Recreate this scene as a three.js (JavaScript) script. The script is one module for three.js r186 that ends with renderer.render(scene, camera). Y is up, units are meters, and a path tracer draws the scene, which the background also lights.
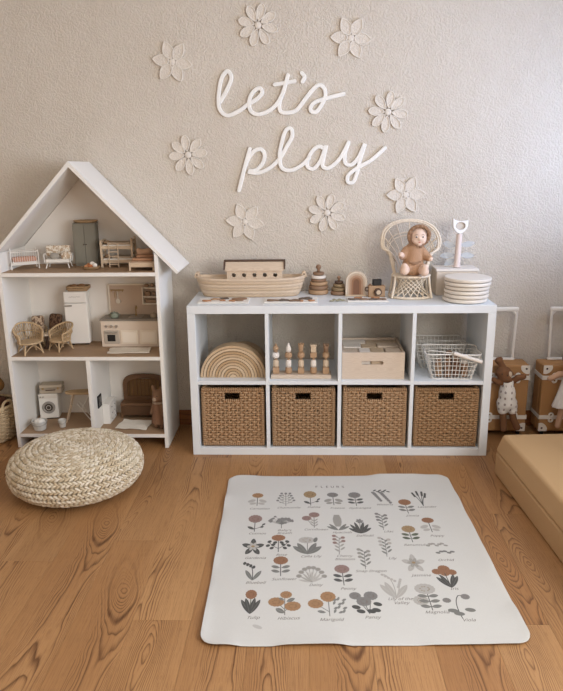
import * as THREE from 'three';
import { RoundedBoxGeometry } from 'three/addons/geometries/RoundedBoxGeometry.js';
import { mergeGeometries, mergeVertices } from 'three/addons/utils/BufferGeometryUtils.js';
import { MarchingCubes } from 'three/addons/objects/MarchingCubes.js';
import { RectAreaLightUniformsLib } from 'three/addons/lights/RectAreaLightUniformsLib.js';

// ---------------------------------------------------------------- camera, sky, light, exposure
const scene = new THREE.Scene();
const camera = new THREE.PerspectiveCamera(54.784, 563 / 691, 0.05, 60);
camera.rotation.order = 'YXZ';
camera.position.set(-0.1761, 1.4081, 3.1166);
camera.rotation.set(-0.26111, 0.03424, -0.01064);
scene.background = new THREE.Color(0.80, 0.90, 1.0);
scene.backgroundIntensity = 0.6;
const renderer = new THREE.WebGLRenderer({ antialias: true });
renderer.toneMapping = THREE.LinearToneMapping;
renderer.toneMappingExposure = 1.03;
renderer.shadowMap.enabled = true;
RectAreaLightUniformsLib.init();
// daylight through the two windows in the right-hand wall (x = 1.66): a small clear one near the corner, a wide curtained one nearer the camera
const WINDOWS = [{ z0: 0.05, z1: 0.80, y0: 1.15, y1: 1.80, tint: 0xb6d0ff, power: 14 }, { z0: 1.7, z1: 3.8, y0: 0.85, y1: 2.15, tint: 0xf4f9ff, power: 11 }];
for (const w of WINDOWS) {
  const L = new THREE.RectAreaLight(w.tint, w.power, w.z1 - w.z0, w.y1 - w.y0);
  L.position.set(1.65, (w.y0 + w.y1) / 2, (w.z0 + w.z1) / 2);
  L.lookAt(0, (w.y0 + w.y1) / 2, (w.z0 + w.z1) / 2);
  L.name = 'window_daylight'; scene.add(L);
}

// ---------------------------------------------------------------- helpers
let seed = 20231;
function rnd() { seed = (seed * 1664525 + 1013904223) >>> 0; return seed / 4294967296; }
const rr = (a, b) => a + (b - a) * rnd();
const V = (x, y, z) => new THREE.Vector3(x, y, z);
const clamp01 = (x) => Math.min(1, Math.max(0, x));
const names = {};
function numbered(n) { if (names[n] === undefined) { names[n] = 0; return n; } names[n]++; return n + '_' + String(names[n]).padStart(3, '0'); }
function M(color, roughness = 0.7, extra = {}) { return new THREE.MeshStandardMaterial({ color, roughness, ...extra }); }
function clean(g) {
  let h = g.index ? g.toNonIndexed() : g.clone();
  for (const k of Object.keys(h.attributes)) if (!['position', 'normal', 'uv'].includes(k)) h.deleteAttribute(k);
  if (!h.attributes.normal) h.computeVertexNormals();
  if (!h.attributes.uv) h.setAttribute('uv', new THREE.BufferAttribute(new Float32Array(h.attributes.position.count * 2), 2));
  h.morphAttributes = {}; h.clearGroups();
  return h;
}
function join(gs) { return Array.isArray(gs) ? mergeGeometries(gs.map(clean), false) : gs; }
// uv in metres from the dominant face direction; v runs along the grain axis
function boxUV(g, grain = 'y', du = 0, dv = 0) {
  if (g.index) g = g.toNonIndexed();
  const p = g.attributes.position, n = g.attributes.normal, uv = new Float32Array(p.count * 2);
  for (let t = 0; t < p.count; t += 3) {
    let nx = 0, ny = 0, nz = 0;
    for (let k = 0; k < 3; k++) { nx += n.getX(t + k); ny += n.getY(t + k); nz += n.getZ(t + k); }
    nx = Math.abs(nx); ny = Math.abs(ny); nz = Math.abs(nz);
    const drop = nx > ny && nx > nz ? 'x' : ny > nz ? 'y' : 'z';
    const rest = ['x', 'y', 'z'].filter((a) => a !== drop);
    const va = rest.includes(grain) ? grain : rest[1], ua = rest.find((a) => a !== va);
    const get = (a, i) => (a === 'x' ? p.getX(i) : a === 'y' ? p.getY(i) : p.getZ(i));
    for (let k = 0; k < 3; k++) { uv[(t + k) * 2] = get(ua, t + k) + du; uv[(t + k) * 2 + 1] = get(va, t + k) + dv; }
  }
  g.setAttribute('uv', new THREE.BufferAttribute(uv, 2));
  return g;
}
function mesh(name, geo, material, parent) {
  const m = new THREE.Mesh(join(geo), material);
  m.name = name; m.castShadow = m.receiveShadow = true;
  (parent || scene).add(m);
  return m;
}
function thing(name, label, category, pos = [0, 0, 0], turn = 0, group) {
  const o = new THREE.Group(); o.name = numbered(name);
  o.position.set(...pos); o.rotation.y = turn;
  o.userData = { label, category }; if (group) o.userData.group = group;
  scene.add(o); return o;
}
function single(name, geo, material, label, category, pos = [0, 0, 0], turn = 0, group) {
  const m = mesh(numbered(name), geo, material);
  m.position.set(...pos); m.rotation.y = turn;
  m.userData = { label, category }; if (group) m.userData.group = group;
  return m;
}
function copyOf(o, pos, turn, label) {
  const c = o.clone(); c.name = numbered(o.name.replace(/_\d{3}$/, '')); c.userData = { ...o.userData };
  if (label) c.userData.label = label;
  c.position.set(...pos); c.rotation.y = turn; scene.add(c); return c;
}
function struct(name, geo, material) { const m = mesh(name, geo, material); m.userData = { kind: 'structure' }; return m; }
// box from its limits, with a small rounded edge
function bx(x0, x1, y0, y1, z0, z1, r = 0.0015, seg = 1, grain) {
  const w = x1 - x0, h = y1 - y0, d = z1 - z0, rad = Math.min(r, w / 2.01, h / 2.01, d / 2.01);
  let g = rad > 0 ? new RoundedBoxGeometry(w, h, d, seg, rad) : new THREE.BoxGeometry(w, h, d);
  g.translate((x0 + x1) / 2, (y0 + y1) / 2, (z0 + z1) / 2);
  if (grain) g = boxUV(g, grain, x0 * 7.3 + z0 * 3.1, y0 * 5.7);
  return g;
}
function tube(pts, r, n = 12, rad = 6, closed = false) {
  const c = new THREE.CatmullRomCurve3(pts.map((p) => (p.isVector3 ? p : V(...p))), closed, 'centripetal');
  return new THREE.TubeGeometry(c, n, r, rad, closed);
}
function rod(a, b, r, r2 = r, rad = 8) {           // capped straight bar between two points
  const A = a.isVector3 ? a : V(...a), B = b.isVector3 ? b : V(...b), d = B.clone().sub(A), L = d.length();
  const g = new THREE.CylinderGeometry(r2, r, L, rad, 1);
  g.translate(0, L / 2, 0);
  g.applyQuaternion(new THREE.Quaternion().setFromUnitVectors(V(0, 1, 0), d.normalize()));
  g.translate(A.x, A.y, A.z);
  return g;
}
function lathe(prof, seg = 24) { return new THREE.LatheGeometry(prof.map((p) => new THREE.Vector2(p[0], p[1])), seg); }
function ball(x, y, z, rx, ry = rx, rz = rx, a = 14, b = 10) { const g = new THREE.SphereGeometry(1, a, b); g.scale(rx, ry, rz); g.translate(x, y, z); return g; }
function extrude(shape, depth, bevel = 0.0015, seg = 6) {
  return new THREE.ExtrudeGeometry(shape, { depth: depth - 2 * bevel, bevelEnabled: bevel > 0, bevelThickness: bevel, bevelSize: bevel, bevelOffset: -bevel, bevelSegments: 2, curveSegments: seg }).translate(0, 0, bevel);
}
function shapeOf(pts) { const s = new THREE.Shape(); pts.forEach((p, i) => (i ? s.lineTo(p[0], p[1]) : s.moveTo(p[0], p[1]))); s.closePath(); return s; }
function move(g, x, y, z, ry = 0, rx = 0, rz = 0) {
  const h = g.clone(); if (rz) h.rotateZ(rz); if (rx) h.rotateX(rx); if (ry) h.rotateY(ry); h.translate(x, y, z); return h;
}
// one smooth body from tapered bones [x,y,z,r, x,y,z,r]
function body(bones, cell = 0.004, k = 0.012) {
  let lo = [9, 9, 9], hi = [-9, -9, -9];
  for (const b of bones) for (const o of [0, 4]) for (let i = 0; i < 3; i++) { lo[i] = Math.min(lo[i], b[o + i] - b[o + 3]); hi[i] = Math.max(hi[i], b[o + i] + b[o + 3]); }
  const c = lo.map((l, i) => (l + hi[i]) / 2), half = Math.max(...hi.map((h, i) => (h - lo[i]) / 2)) + cell * 4;
  const N = Math.min(110, Math.ceil((2 * half) / cell));
  const mc = new MarchingCubes(N, new THREE.MeshBasicMaterial(), false, false, 60000);
  mc.isolation = 0;
  const at = (i) => ((i - N / 2) / (N / 2)) * half;
  for (let z = 0; z < N; z++) for (let y = 0; y < N; y++) for (let x = 0; x < N; x++) {
    const px = at(x) + c[0], py = at(y) + c[1], pz = at(z) + c[2];
    let sum = 0;
    for (const b of bones) {
      const dx = b[4] - b[0], dy = b[5] - b[1], dz = b[6] - b[2], L = dx * dx + dy * dy + dz * dz;
      const t = L > 0 ? clamp01(((px - b[0]) * dx + (py - b[1]) * dy + (pz - b[2]) * dz) / L) : 0;
      const d = Math.hypot(px - b[0] - dx * t, py - b[1] - dy * t, pz - b[2] - dz * t) - (b[3] + (b[7] - b[3]) * t);
      sum += Math.exp(-Math.max(-8 * k, Math.min(d, 8 * k)) / (k * 0.35));
    }
    mc.field[x + y * N + z * N * N] = k * 0.35 * Math.log(sum);
  }
  mc.update();
  const n = mc.count !== undefined ? mc.count : mc.geometry.drawRange.count;
  const pos = mc.positionArray.slice(0, n * 3);
  let g = new THREE.BufferGeometry(); g.setAttribute('position', new THREE.BufferAttribute(new Float32Array(pos), 3));
  g.scale(half, half, half); g.translate(...c);
  g = mergeVertices(g, 1e-5); g.computeVertexNormals();
  return g;
}
// ---------------------------------------------------------------- textures
function hash(x, y, s) { let h = (x * 374761393 + y * 668265263 + s * 974634777) | 0; h = Math.imul(h ^ (h >>> 13), 1274126177); return ((h ^ (h >>> 16)) >>> 0) / 4294967296; }
function noise(x, y, s, px = 0, py = 0) {          // value noise, tiling with period px, py when given
  const xi = Math.floor(x), yi = Math.floor(y), fx = x - xi, fy = y - yi;
  const w = (t) => t * t * t * (t * (t * 6 - 15) + 10), u = w(fx), v = w(fy);
  const mx = (a) => (px ? ((a % px) + px) % px : a), my = (a) => (py ? ((a % py) + py) % py : a);
  const a = hash(mx(xi), my(yi), s), b = hash(mx(xi + 1), my(yi), s), c = hash(mx(xi), my(yi + 1), s), d = hash(mx(xi + 1), my(yi + 1), s);
  return a + (b - a) * u + (c - a) * v + (a - b - c + d) * u * v;
}
function tex(w, h, fn, srgb = true) {
  const d = new Uint8Array(w * h * 4);
  for (let y = 0; y < h; y++) for (let x = 0; x < w; x++) {
    const c = fn(x / w, y / h, x, y), i = (y * w + x) * 4;
    d[i] = c[0]; d[i + 1] = c[1]; d[i + 2] = c[2]; d[i + 3] = 255;
  }
  const t = new THREE.DataTexture(d, w, h); t.magFilter = THREE.LinearFilter; t.minFilter = THREE.LinearMipmapLinearFilter; t.generateMipmaps = true;
  t.wrapS = t.wrapT = THREE.RepeatWrapping; if (srgb) t.colorSpace = THREE.SRGBColorSpace; t.needsUpdate = true; return t;
}
const lerp3 = (a, b, t) => [a[0] + (b[0] - a[0]) * t, a[1] + (b[1] - a[1]) * t, a[2] + (b[2] - a[2]) * t];
const per = (t, m) => { const c = t.clone(); c.repeat.set(1 / m, 1 / m); c.needsUpdate = true; return c; };
// ---------------------------------------------------------------- surfaces of the room
// oak plank print: four boards side by side, 0.19 m x 1.25 m each, grain along v
const oak = tex(1024, 2048, (u, v) => {
  const k = Math.min(3, Math.floor(u * 4)), x = (u * 4 - k) * 0.19, y = v * 1.25, s = 11 + k * 17;
  const wob = (noise(y * 1.5, k * 9.1, s) - 0.5) * 0.09 + (noise(y * 4, k, s + 2) - 0.5) * 0.022 + (noise(y * 14, x * 14, s + 8) - 0.5) * 0.007;
  const cx = [0.06, 0.14, 0.10, 0.04][k] + wob;
  const dep = 0.19 * Math.abs(noise(y * 1.25 + k * 3.7, 4.2, s + 1) - 0.42) + 0.020 * noise(y * 2.2, 1.5, s + 3);
  const warp = (noise(x * 30, y * 6, s + 4) - 0.5) * 0.010 + (noise(x * 70, y * 16, s + 14) - 0.5) * 0.004;
  const d = Math.sqrt((x - cx) ** 2 * 1.5 + dep * dep) + warp;
  const f = (d * 135 * (0.75 + 0.5 * noise(d * 40, k, s + 12))) % 1;
  let ring = f < 0.78 ? f / 0.78 : (1 - f) / 0.22;
  ring = ring ** 3.2;
  const zone = clamp01(1.5 - Math.abs(x - cx) * 15) * clamp01((noise(y * 1.7 + 5 * k, 2, s + 6) - 0.12) * 2.6) * (0.55 + 0.45 * noise(x * 40, y * 9, s + 15));
  const fine = noise(x * 620, y * 16, s + 5), pore = noise(x * 900, y * 34, s + 7) > 0.80 ? 1 : 0;
  const broad = noise(x * 9, y * 1.4, s + 9);
  const tone = [0.0, 0.10, -0.06, 0.05][k];
  let c = lerp3([187, 144, 97], [163, 119, 75], clamp01(0.15 + 0.75 * broad - tone));
  c = lerp3(c, [94, 60, 32], clamp01(ring * (0.12 + 0.90 * zone) + pore * 0.16 + (fine - 0.5) * 0.30));
  return c;
});
const floorTones = [0xffffff, 0xfaf6f2, 0xfffbf6, 0xf5eee7].map((c) => new THREE.MeshStandardMaterial({ color: c, map: oak, roughness: 0.48 }));
const plankGeo = [];
const PW = 0.19, PL = 1.25;
for (let k = 0; k < 8; k++) {
  const g = new THREE.BoxGeometry(PW - 0.0007, 0.008, PL - 0.0008).translate(0, -0.004, 0).toNonIndexed();
  const p = g.attributes.position, uv = g.attributes.uv;
  for (let i = 0; i < p.count; i++) {
    let u = clamp01((p.getX(i) + PW / 2) / PW) * 0.996 + 0.002, v = clamp01((p.getZ(i) + PL / 2) / PL) * 0.998 + 0.001;
    if (k >= 4) v = 1 - v; if (k === 5 || k === 7 || k === 2) u = 1 - u;
    uv.setXY(i, (u + (k % 4)) / 4, v);
  }
  plankGeo.push(g);
}
const ROOM = { x0: -2.35, x1: 1.66, z0: -0.42, z1: 4.3, h: 2.5 };
const floor = new THREE.Group(); floor.name = 'floor'; floor.userData = { kind: 'structure' }; scene.add(floor);
mesh('subfloor', new THREE.BoxGeometry(ROOM.x1 - ROOM.x0 + 0.3, 0.08, ROOM.z1 - ROOM.z0 + 0.3).translate((ROOM.x0 + ROOM.x1) / 2, -0.0485, (ROOM.z0 + ROOM.z1) / 2), M(0xb58f63, 0.9), floor);
{
  let last = -1, col = 0;
  for (let x = -2.44; x < ROOM.x1 + 0.1; x += PW, col++) {
    const off = [0.1, 0.62, 0.98, 0.36, 0.80, 0.22][col % 6] * PL;
    for (let z = ROOM.z0 - PL + off; z < ROOM.z1 + PL / 2; z += PL) {
      let k; do { k = Math.floor(rnd() * 8); } while (k % 4 === last % 4); last = k;
      const pk = mesh('plank', plankGeo[k], floorTones[Math.floor(rnd() * 4)], floor);
      pk.position.set(x + PW / 2, 0, z + PL / 2);
    }
  }
}
// sprayed plaster with an orange-peel relief
const peel = tex(1024, 1024, (u, v) => {
  const P = 1024 / 1024;
  let n = 0.55 * noise(u * 110, v * 96, 3, 110, 96) + 0.30 * noise(u * 190, v * 170, 4, 190, 170) + 0.15 * noise(u * 46, v * 40, 5, 46, 40);
  n = clamp01((n - 0.32) * 2.6); n = n * n * (3 - 2 * n);
  const g = n * 255 * P; return [g, g, g];
}, false);
const paint = tex(512, 512, (u, v) => {
  const n = noise(u * 7, v * 7, 8, 7, 7) * 0.5 + noise(u * 40, v * 40, 9, 40, 40) * 0.5;
  return lerp3([214, 203, 188], [208, 196, 180], n);
});
const wallMat = new THREE.MeshStandardMaterial({ map: per(paint, 2.2), bumpMap: per(peel, 0.62), bumpScale: 0.0017, roughness: 0.88 });
function wallBox(x0, x1, y0, y1, z0, z1) { return boxUV(new THREE.BoxGeometry(x1 - x0, y1 - y0, z1 - z0).translate((x0 + x1) / 2, (y0 + y1) / 2, (z0 + z1) / 2), 'y'); }
const T = 0.12;
struct('wall_back', wallBox(ROOM.x0 - T, ROOM.x1 + T, -0.05, ROOM.h, ROOM.z0 - T, ROOM.z0), wallMat);
struct('wall_left', wallBox(ROOM.x0 - T, ROOM.x0, -0.05, ROOM.h, ROOM.z0, ROOM.z1 + T), wallMat);
{
  const [p, q] = WINDOWS, x0 = ROOM.x1, x1 = ROOM.x1 + T, seg = [];
  seg.push(wallBox(x0, x1, -0.05, ROOM.h, ROOM.z0, p.z0), wallBox(x0, x1, -0.05, p.y0, p.z0, p.z1), wallBox(x0, x1, p.y1, ROOM.h, p.z0, p.z1), wallBox(x0, x1, -0.05, ROOM.h, p.z1, q.z0), wallBox(x0, x1, -0.05, q.y0, q.z0, q.z1), wallBox(x0, x1, q.y1, ROOM.h, q.z0, q.z1), wallBox(x0, x1, -0.05, ROOM.h, q.z1, ROOM.z1 + T));
  struct('wall_right', seg, wallMat);
}
struct('wall_front', wallBox(ROOM.x0, ROOM.x1, -0.05, ROOM.h, ROOM.z1, ROOM.z1 + T), wallMat);
struct('ceiling', wallBox(ROOM.x0 - T, ROOM.x1 + T, ROOM.h, ROOM.h + 0.1, ROOM.z0 - T, ROOM.z1 + T), M(0xf2eee8, 0.9));
const white = M(0xeeeae3, 0.5);
const glassPane = new THREE.MeshPhysicalMaterial({ color: 0xffffff, transmission: 1, thickness: 0, roughness: 0.02, ior: 1.45 });
function windowUnit(name, w, h, place) {
  const o = new THREE.Group(); o.name = name; o.userData = { kind: 'structure' }; scene.add(o);
  const f = 0.05;
  mesh('window_frame', [bx(-w / 2, w / 2, 0, f, -0.03, 0.03), bx(-w / 2, w / 2, h - f, h, -0.03, 0.03), bx(-w / 2, -w / 2 + f, f, h - f, -0.03, 0.03), bx(w / 2 - f, w / 2, f, h - f, -0.03, 0.03), bx(-0.025, 0.025, f, h - f, -0.025, 0.025)], white, o);
  for (const s of [-1, 1]) mesh('pane', new THREE.BoxGeometry(w / 2 - f - 0.027, h - 2 * f - 0.004, 0.004).translate(s * (w / 4 - f / 2 + 0.0125), h / 2, 0), glassPane, o);
  place(o); return o;
}
WINDOWS.forEach((w, i) => windowUnit('window_' + (i + 1), w.z1 - w.z0, w.y1 - w.y0, (o) => { o.position.set(ROOM.x1 + 0.08, w.y0, (w.z0 + w.z1) / 2); o.rotation.y = Math.PI / 2; }));
// oak skirting under the back wall
const skirtMat = new THREE.MeshStandardMaterial({ color: 0xd9b48c, map: (() => { const t = oak.clone(); t.repeat.set(0.5, 0.4); t.needsUpdate = true; return t; })(), roughness: 0.55 });
struct('baseboard_back', bx(ROOM.x0, ROOM.x1, 0.0005, 0.088, ROOM.z0 + 0.0005, ROOM.z0 + 0.013, 0.003, 1, 'x'), skirtMat);
struct('baseboard_left', bx(ROOM.x0 + 0.0005, ROOM.x0 + 0.013, 0.0005, 0.088, ROOM.z0 + 0.014, ROOM.z1, 0.003, 1, 'z'), skirtMat);
struct('baseboard_right', bx(ROOM.x1 - 0.013, ROOM.x1 - 0.0005, 0.0005, 0.088, ROOM.z0 + 0.014, ROOM.z1, 0.003, 1, 'z'), skirtMat);
// ---------------------------------------------------------------- shared materials
const paleWood = tex(512, 512, (u, v) => {
  const w = noise(u * 8, v * 1, 31, 8, 1), s = Math.sin((u * 26 + w * 5 + noise(u * 3, v * 4, 33, 3, 4) * 2.2) * 6.283);
  const fine = noise(u * 180, v * 8, 34, 180, 8);
  return lerp3([240, 231, 220], [220, 206, 191], clamp01(0.35 + 0.22 * s + (fine - 0.5) * 0.6));
});
const weaveNoise = tex(256, 256, (u, v) => {
  const n = noise(u * 22, v * 90, 41, 22, 90) * 0.6 + noise(u * 60, v * 30, 42, 60, 30) * 0.4; return lerp3([255, 250, 242], [186, 164, 138], clamp01((n - 0.2) * 1.3));
});
const clothNoise = tex(256, 256, (u, v, x, y) => { const n = 120 + 70 * Math.sin(x * 1.57) * Math.sin(y * 1.57) + 60 * (noise(u * 120, v * 120, 51, 120, 120) - 0.5); return [n, n, n]; }, false);
const wood = (color, rough = 0.62, m = 0.16) => new THREE.MeshStandardMaterial({ color, map: per(paleWood, m), roughness: rough });
const cloth = (color, bump = 0.0008, m = 0.05) => new THREE.MeshStandardMaterial({ color, roughness: 0.95, bumpMap: per(clothNoise, m), bumpScale: bump });
const mt = {
  shelf: new THREE.MeshStandardMaterial({ color: 0xe2e4e4, roughness: 0.42 }),
  house: M(0xefeae2, 0.6), houseBack: M(0xf0e9df, 0.75), houseFloor: wood(0xb89e82, 0.6, 0.3),
  pale: wood(0xffffff, 0.62), beech: wood(0xe6d6c0, 0.6), tan: wood(0xc3a586, 0.6), brown: wood(0x9c8068, 0.6), dark: wood(0x5c4738, 0.6), whitewash: wood(0xe4d8cb, 0.65),
  rattan: new THREE.MeshStandardMaterial({ color: 0xfff8ec, map: per(weaveNoise, 0.2), roughness: 0.6 }),
  rattanDark: new THREE.MeshStandardMaterial({ color: 0xc8ae8c, map: per(weaveNoise, 0.1), roughness: 0.65 }),
  whiteMetal: M(0xefe9df, 0.4), black: M(0x1d1a18, 0.6), steel: M(0xb7b2aa, 0.35, { metalness: 0.8 }),
  cream: M(0xece0cc, 0.6), offwhite: M(0xefe8dd, 0.75), brass: M(0xb99a6a, 0.35, { metalness: 0.7 }),
};
// ---------------------------------------------------------------- cube bookcase: 4 x 2 openings, open at the back
const K = { T: 0.039, C: 0.3355, D: 0.018, H: 0.77, Z: 0.39 };
K.W = 2 * K.T + 4 * K.C + 3 * K.D;
const cellX = [0, 1, 2, 3].map((i) => -K.W / 2 + K.T + i * (K.C + K.D));
const shelfY = K.T + K.C + K.D;
{
  const b = thing('bookcase', 'long white cube bookcase with eight openings standing against the wall', 'bookcase');
  const z0 = -K.Z, z1 = 0;
  mesh('top_panel', bx(-K.W / 2, K.W / 2, K.H - K.T, K.H, z0, z1, 0.002), mt.shelf, b);
  mesh('bottom_panel', bx(-K.W / 2 + K.T, K.W / 2 - K.T, 0.0005, K.T, z0, z1, 0.002), mt.shelf, b);
  mesh('side_panel', bx(-K.W / 2, -K.W / 2 + K.T, 0.0005, K.H - K.T, z0, z1, 0.002), mt.shelf, b);
  mesh('side_panel', bx(K.W / 2 - K.T, K.W / 2, 0.0005, K.H - K.T, z0, z1, 0.002), mt.shelf, b);
  for (let i = 1; i < 4; i++) mesh('divider', bx(cellX[i] - K.D, cellX[i], K.T, K.H - K.T, z0, z1 - 0.001, 0.001), mt.shelf, b);
  for (let i = 0; i < 4; i++) mesh('shelf', bx(cellX[i], cellX[i] + K.C, K.T + K.C, shelfY, z0, z1 - 0.001, 0.001), mt.shelf, b);
}
// ---------------------------------------------------------------- woven storage baskets
function wovenPanel(w, h, rows, cols, r, hole) {    // horizontal strands going in and out of upright stakes
  const out = [], py = h / rows, px = w / cols;
  for (let j = 0; j < rows; j++) {
    const y = (j + 0.5) * py;
    let spans = [[0, w]];
    if (hole && y > hole[2] && y < hole[3]) spans = [[0, hole[0]], [hole[1], w]];
    for (const [a, b] of spans) {
      const pts = [], n = Math.max(2, Math.round((b - a) / px)) * 2;
      for (let i = 0; i <= n; i++) { const x = a + ((b - a) * i) / n; pts.push(V(x - w / 2, y + (noise(x * 60, j * 3.1, 5) - 0.5) * py * 0.35, Math.cos((x / px + j) * Math.PI) * r * 1.15)); }
      out.push(tube(pts, r, n * 2, 5));
    }
  }
  for (let i = 0; i <= cols; i++) {
    const x = i * px - w / 2;
    if (hole && x > hole[0] - w / 2 && x < hole[1] - w / 2) { out.push(rod([x, 0, 0], [x, hole[2], 0], r * 0.8, r * 0.8, 5)); continue; }
    out.push(rod([x, 0, 0], [x, h, 0], r * 0.8, r * 0.8, 5));
  }
  return join(out);
}
const basketTones = [0xc2a382, 0xbea182, 0xc6a888, 0xb89874];
{
  const W = 0.312, H = 0.312, D = 0.34;
  const hole = [0.108, 0.198, 0.244, 0.291];
  const front = wovenPanel(W - 0.02, H - 0.036, 21, 14, 0.0063, [hole[0] - 0.01, hole[1] - 0.01, hole[2] - 0.016, hole[3] - 0.016]);
  const side = wovenPanel(D - 0.03, H - 0.036, 21, 14, 0.0063);
  const wrap = (a, b, r, n) => {                    // a rim wound with strands
    const A = V(...a), B = V(...b), out = [rod(a, b, r * 0.8, r * 0.8, 8)];
    const L = A.distanceTo(B);
    for (let i = 0; i < n; i++) {
      const t = (i + 0.5) / n, ring = new THREE.TorusGeometry(r, L / n * 0.42, 5, 9);
      ring.applyQuaternion(new THREE.Quaternion().setFromUnitVectors(V(0, 0, 1), B.clone().sub(A).normalize()));
      const p = A.clone().lerp(B, t); ring.translate(p.x, p.y, p.z); out.push(ring);
    }
    return join(out);
  };
  const rimTop = join([wrap([-W / 2, H - 0.01, -0.012], [W / 2, H - 0.01, -0.012], 0.0075, 34), wrap([-W / 2, H - 0.01, -D + 0.012], [W / 2, H - 0.01, -D + 0.012], 0.0075, 34),
    wrap([-W / 2 + 0.008, H - 0.01, -0.02], [-W / 2 + 0.008, H - 0.01, -D + 0.02], 0.0075, 34), wrap([W / 2 - 0.008, H - 0.01, -0.02], [W / 2 - 0.008, H - 0.01, -D + 0.02], 0.0075, 34)]);
  const rimBottom = join([wrap([-W / 2, 0.012, -0.012], [W / 2, 0.012, -0.012], 0.0085, 30), wrap([-W / 2, 0.012, -D + 0.012], [W / 2, 0.012, -D + 0.012], 0.0085, 30)]);
  const corner = wrap([0, 0.02, 0], [0, H - 0.018, 0], 0.0085, 26);
  const holeRim = (() => {
    const x0 = hole[0] - W / 2, x1 = hole[1] - W / 2, y0 = hole[2], y1 = hole[3], z = -0.011;
    return join([wrap([x0, y0, z], [x1, y0, z], 0.005, 9), wrap([x0, y1, z], [x1, y1, z], 0.005, 9), wrap([x0, y0, z], [x0, y1, z], 0.005, 4), wrap([x1, y0, z], [x1, y1, z], 0.005, 4)]);
  })();
  const base = bx(-W / 2 + 0.012, W / 2 - 0.012, 0.004, 0.012, -D + 0.02, -0.02, 0.002);
  const where = ['leftmost of the four, under the big wooden rainbow', 'second from the left, under the peg figures', 'third from the left, under the wooden box', 'rightmost of the four, under the wire baskets'];
  for (let i = 0; i < 4; i++) {
    const m = new THREE.MeshStandardMaterial({ color: basketTones[i], map: per(weaveNoise, 0.35), roughness: 0.72 });
    const b = thing('wicker_basket', 'brown wicker storage basket ' + where[i], 'basket', [cellX[i] + K.C / 2, K.T + 0.001, -0.014], 0, 'wicker baskets in the lower cubes');
    mesh('woven_front', front, m, b).position.set(0, 0.018, -0.012);
    const back = mesh('woven_back', front, m, b); back.position.set(0, 0.018, -D + 0.012); back.rotation.y = Math.PI;
    for (const s of [-1, 1]) { const q = mesh('woven_side', side, m, b); q.position.set(s * (W / 2 - 0.009), 0.018, -D / 2); q.rotation.y = Math.PI / 2; }
    mesh('top_rim', rimTop, m, b); mesh('bottom_rim', rimBottom, m, b);
    for (const [x, z] of [[-1, -0.012], [1, -0.012], [-1, -D + 0.012], [1, -D + 0.012]]) mesh('corner_binding', corner, m, b).position.set(x * (W / 2 - 0.008), 0, z);
    mesh('handle_hole_rim', holeRim, m, b);
    mesh('woven_base', base, m, b);
  }
}
// ---------------------------------------------------------------- upper cubes
function archGeo(r1, r0, depth) {
  const s = new THREE.Shape(); s.moveTo(r1, 0); s.absarc(0, 0, r1, 0, Math.PI, false);
  if (r0 > 0) { s.lineTo(-r0, 0); s.absarc(0, 0, r0, Math.PI, 0, true); }
  s.closePath();
  return boxUV(extrude(s, depth, 0.0012, 28), 'x', r1 * 9, r1 * 3);
}
{
  const t = thing('rainbow_stacker', 'large natural wood nesting rainbow of eleven arches, the front one', 'toy', [-0.5285, shelfY, -0.135], 0);
  const n = 11, R = 0.166, step = R / (n + 0.3), tones = [mt.beech, mt.tan, mt.pale];
  const arch = [wood(0xd8c2a4, 0.6), wood(0xc8ae8c, 0.6), wood(0xe2d0b6, 0.6)];
  for (let i = 0; i < n; i++) mesh('arch', archGeo(R - i * step - 0.0012, i === n - 1 ? 0 : R - (i + 1) * step + 0.0012, 0.075), arch[(i * 2) % 3], t);
  const t2 = thing('rainbow_stacker', 'second wooden nesting rainbow half hidden behind the large one', 'toy', [-0.492, shelfY, -0.30], 0);
  for (let i = 0; i < 5; i++) mesh('arch', archGeo(0.127 - i * 0.024 - 0.001, i === 4 ? 0 : 0.127 - (i + 1) * 0.024 + 0.001, 0.07), arch[i % 3], t2);
}
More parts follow.
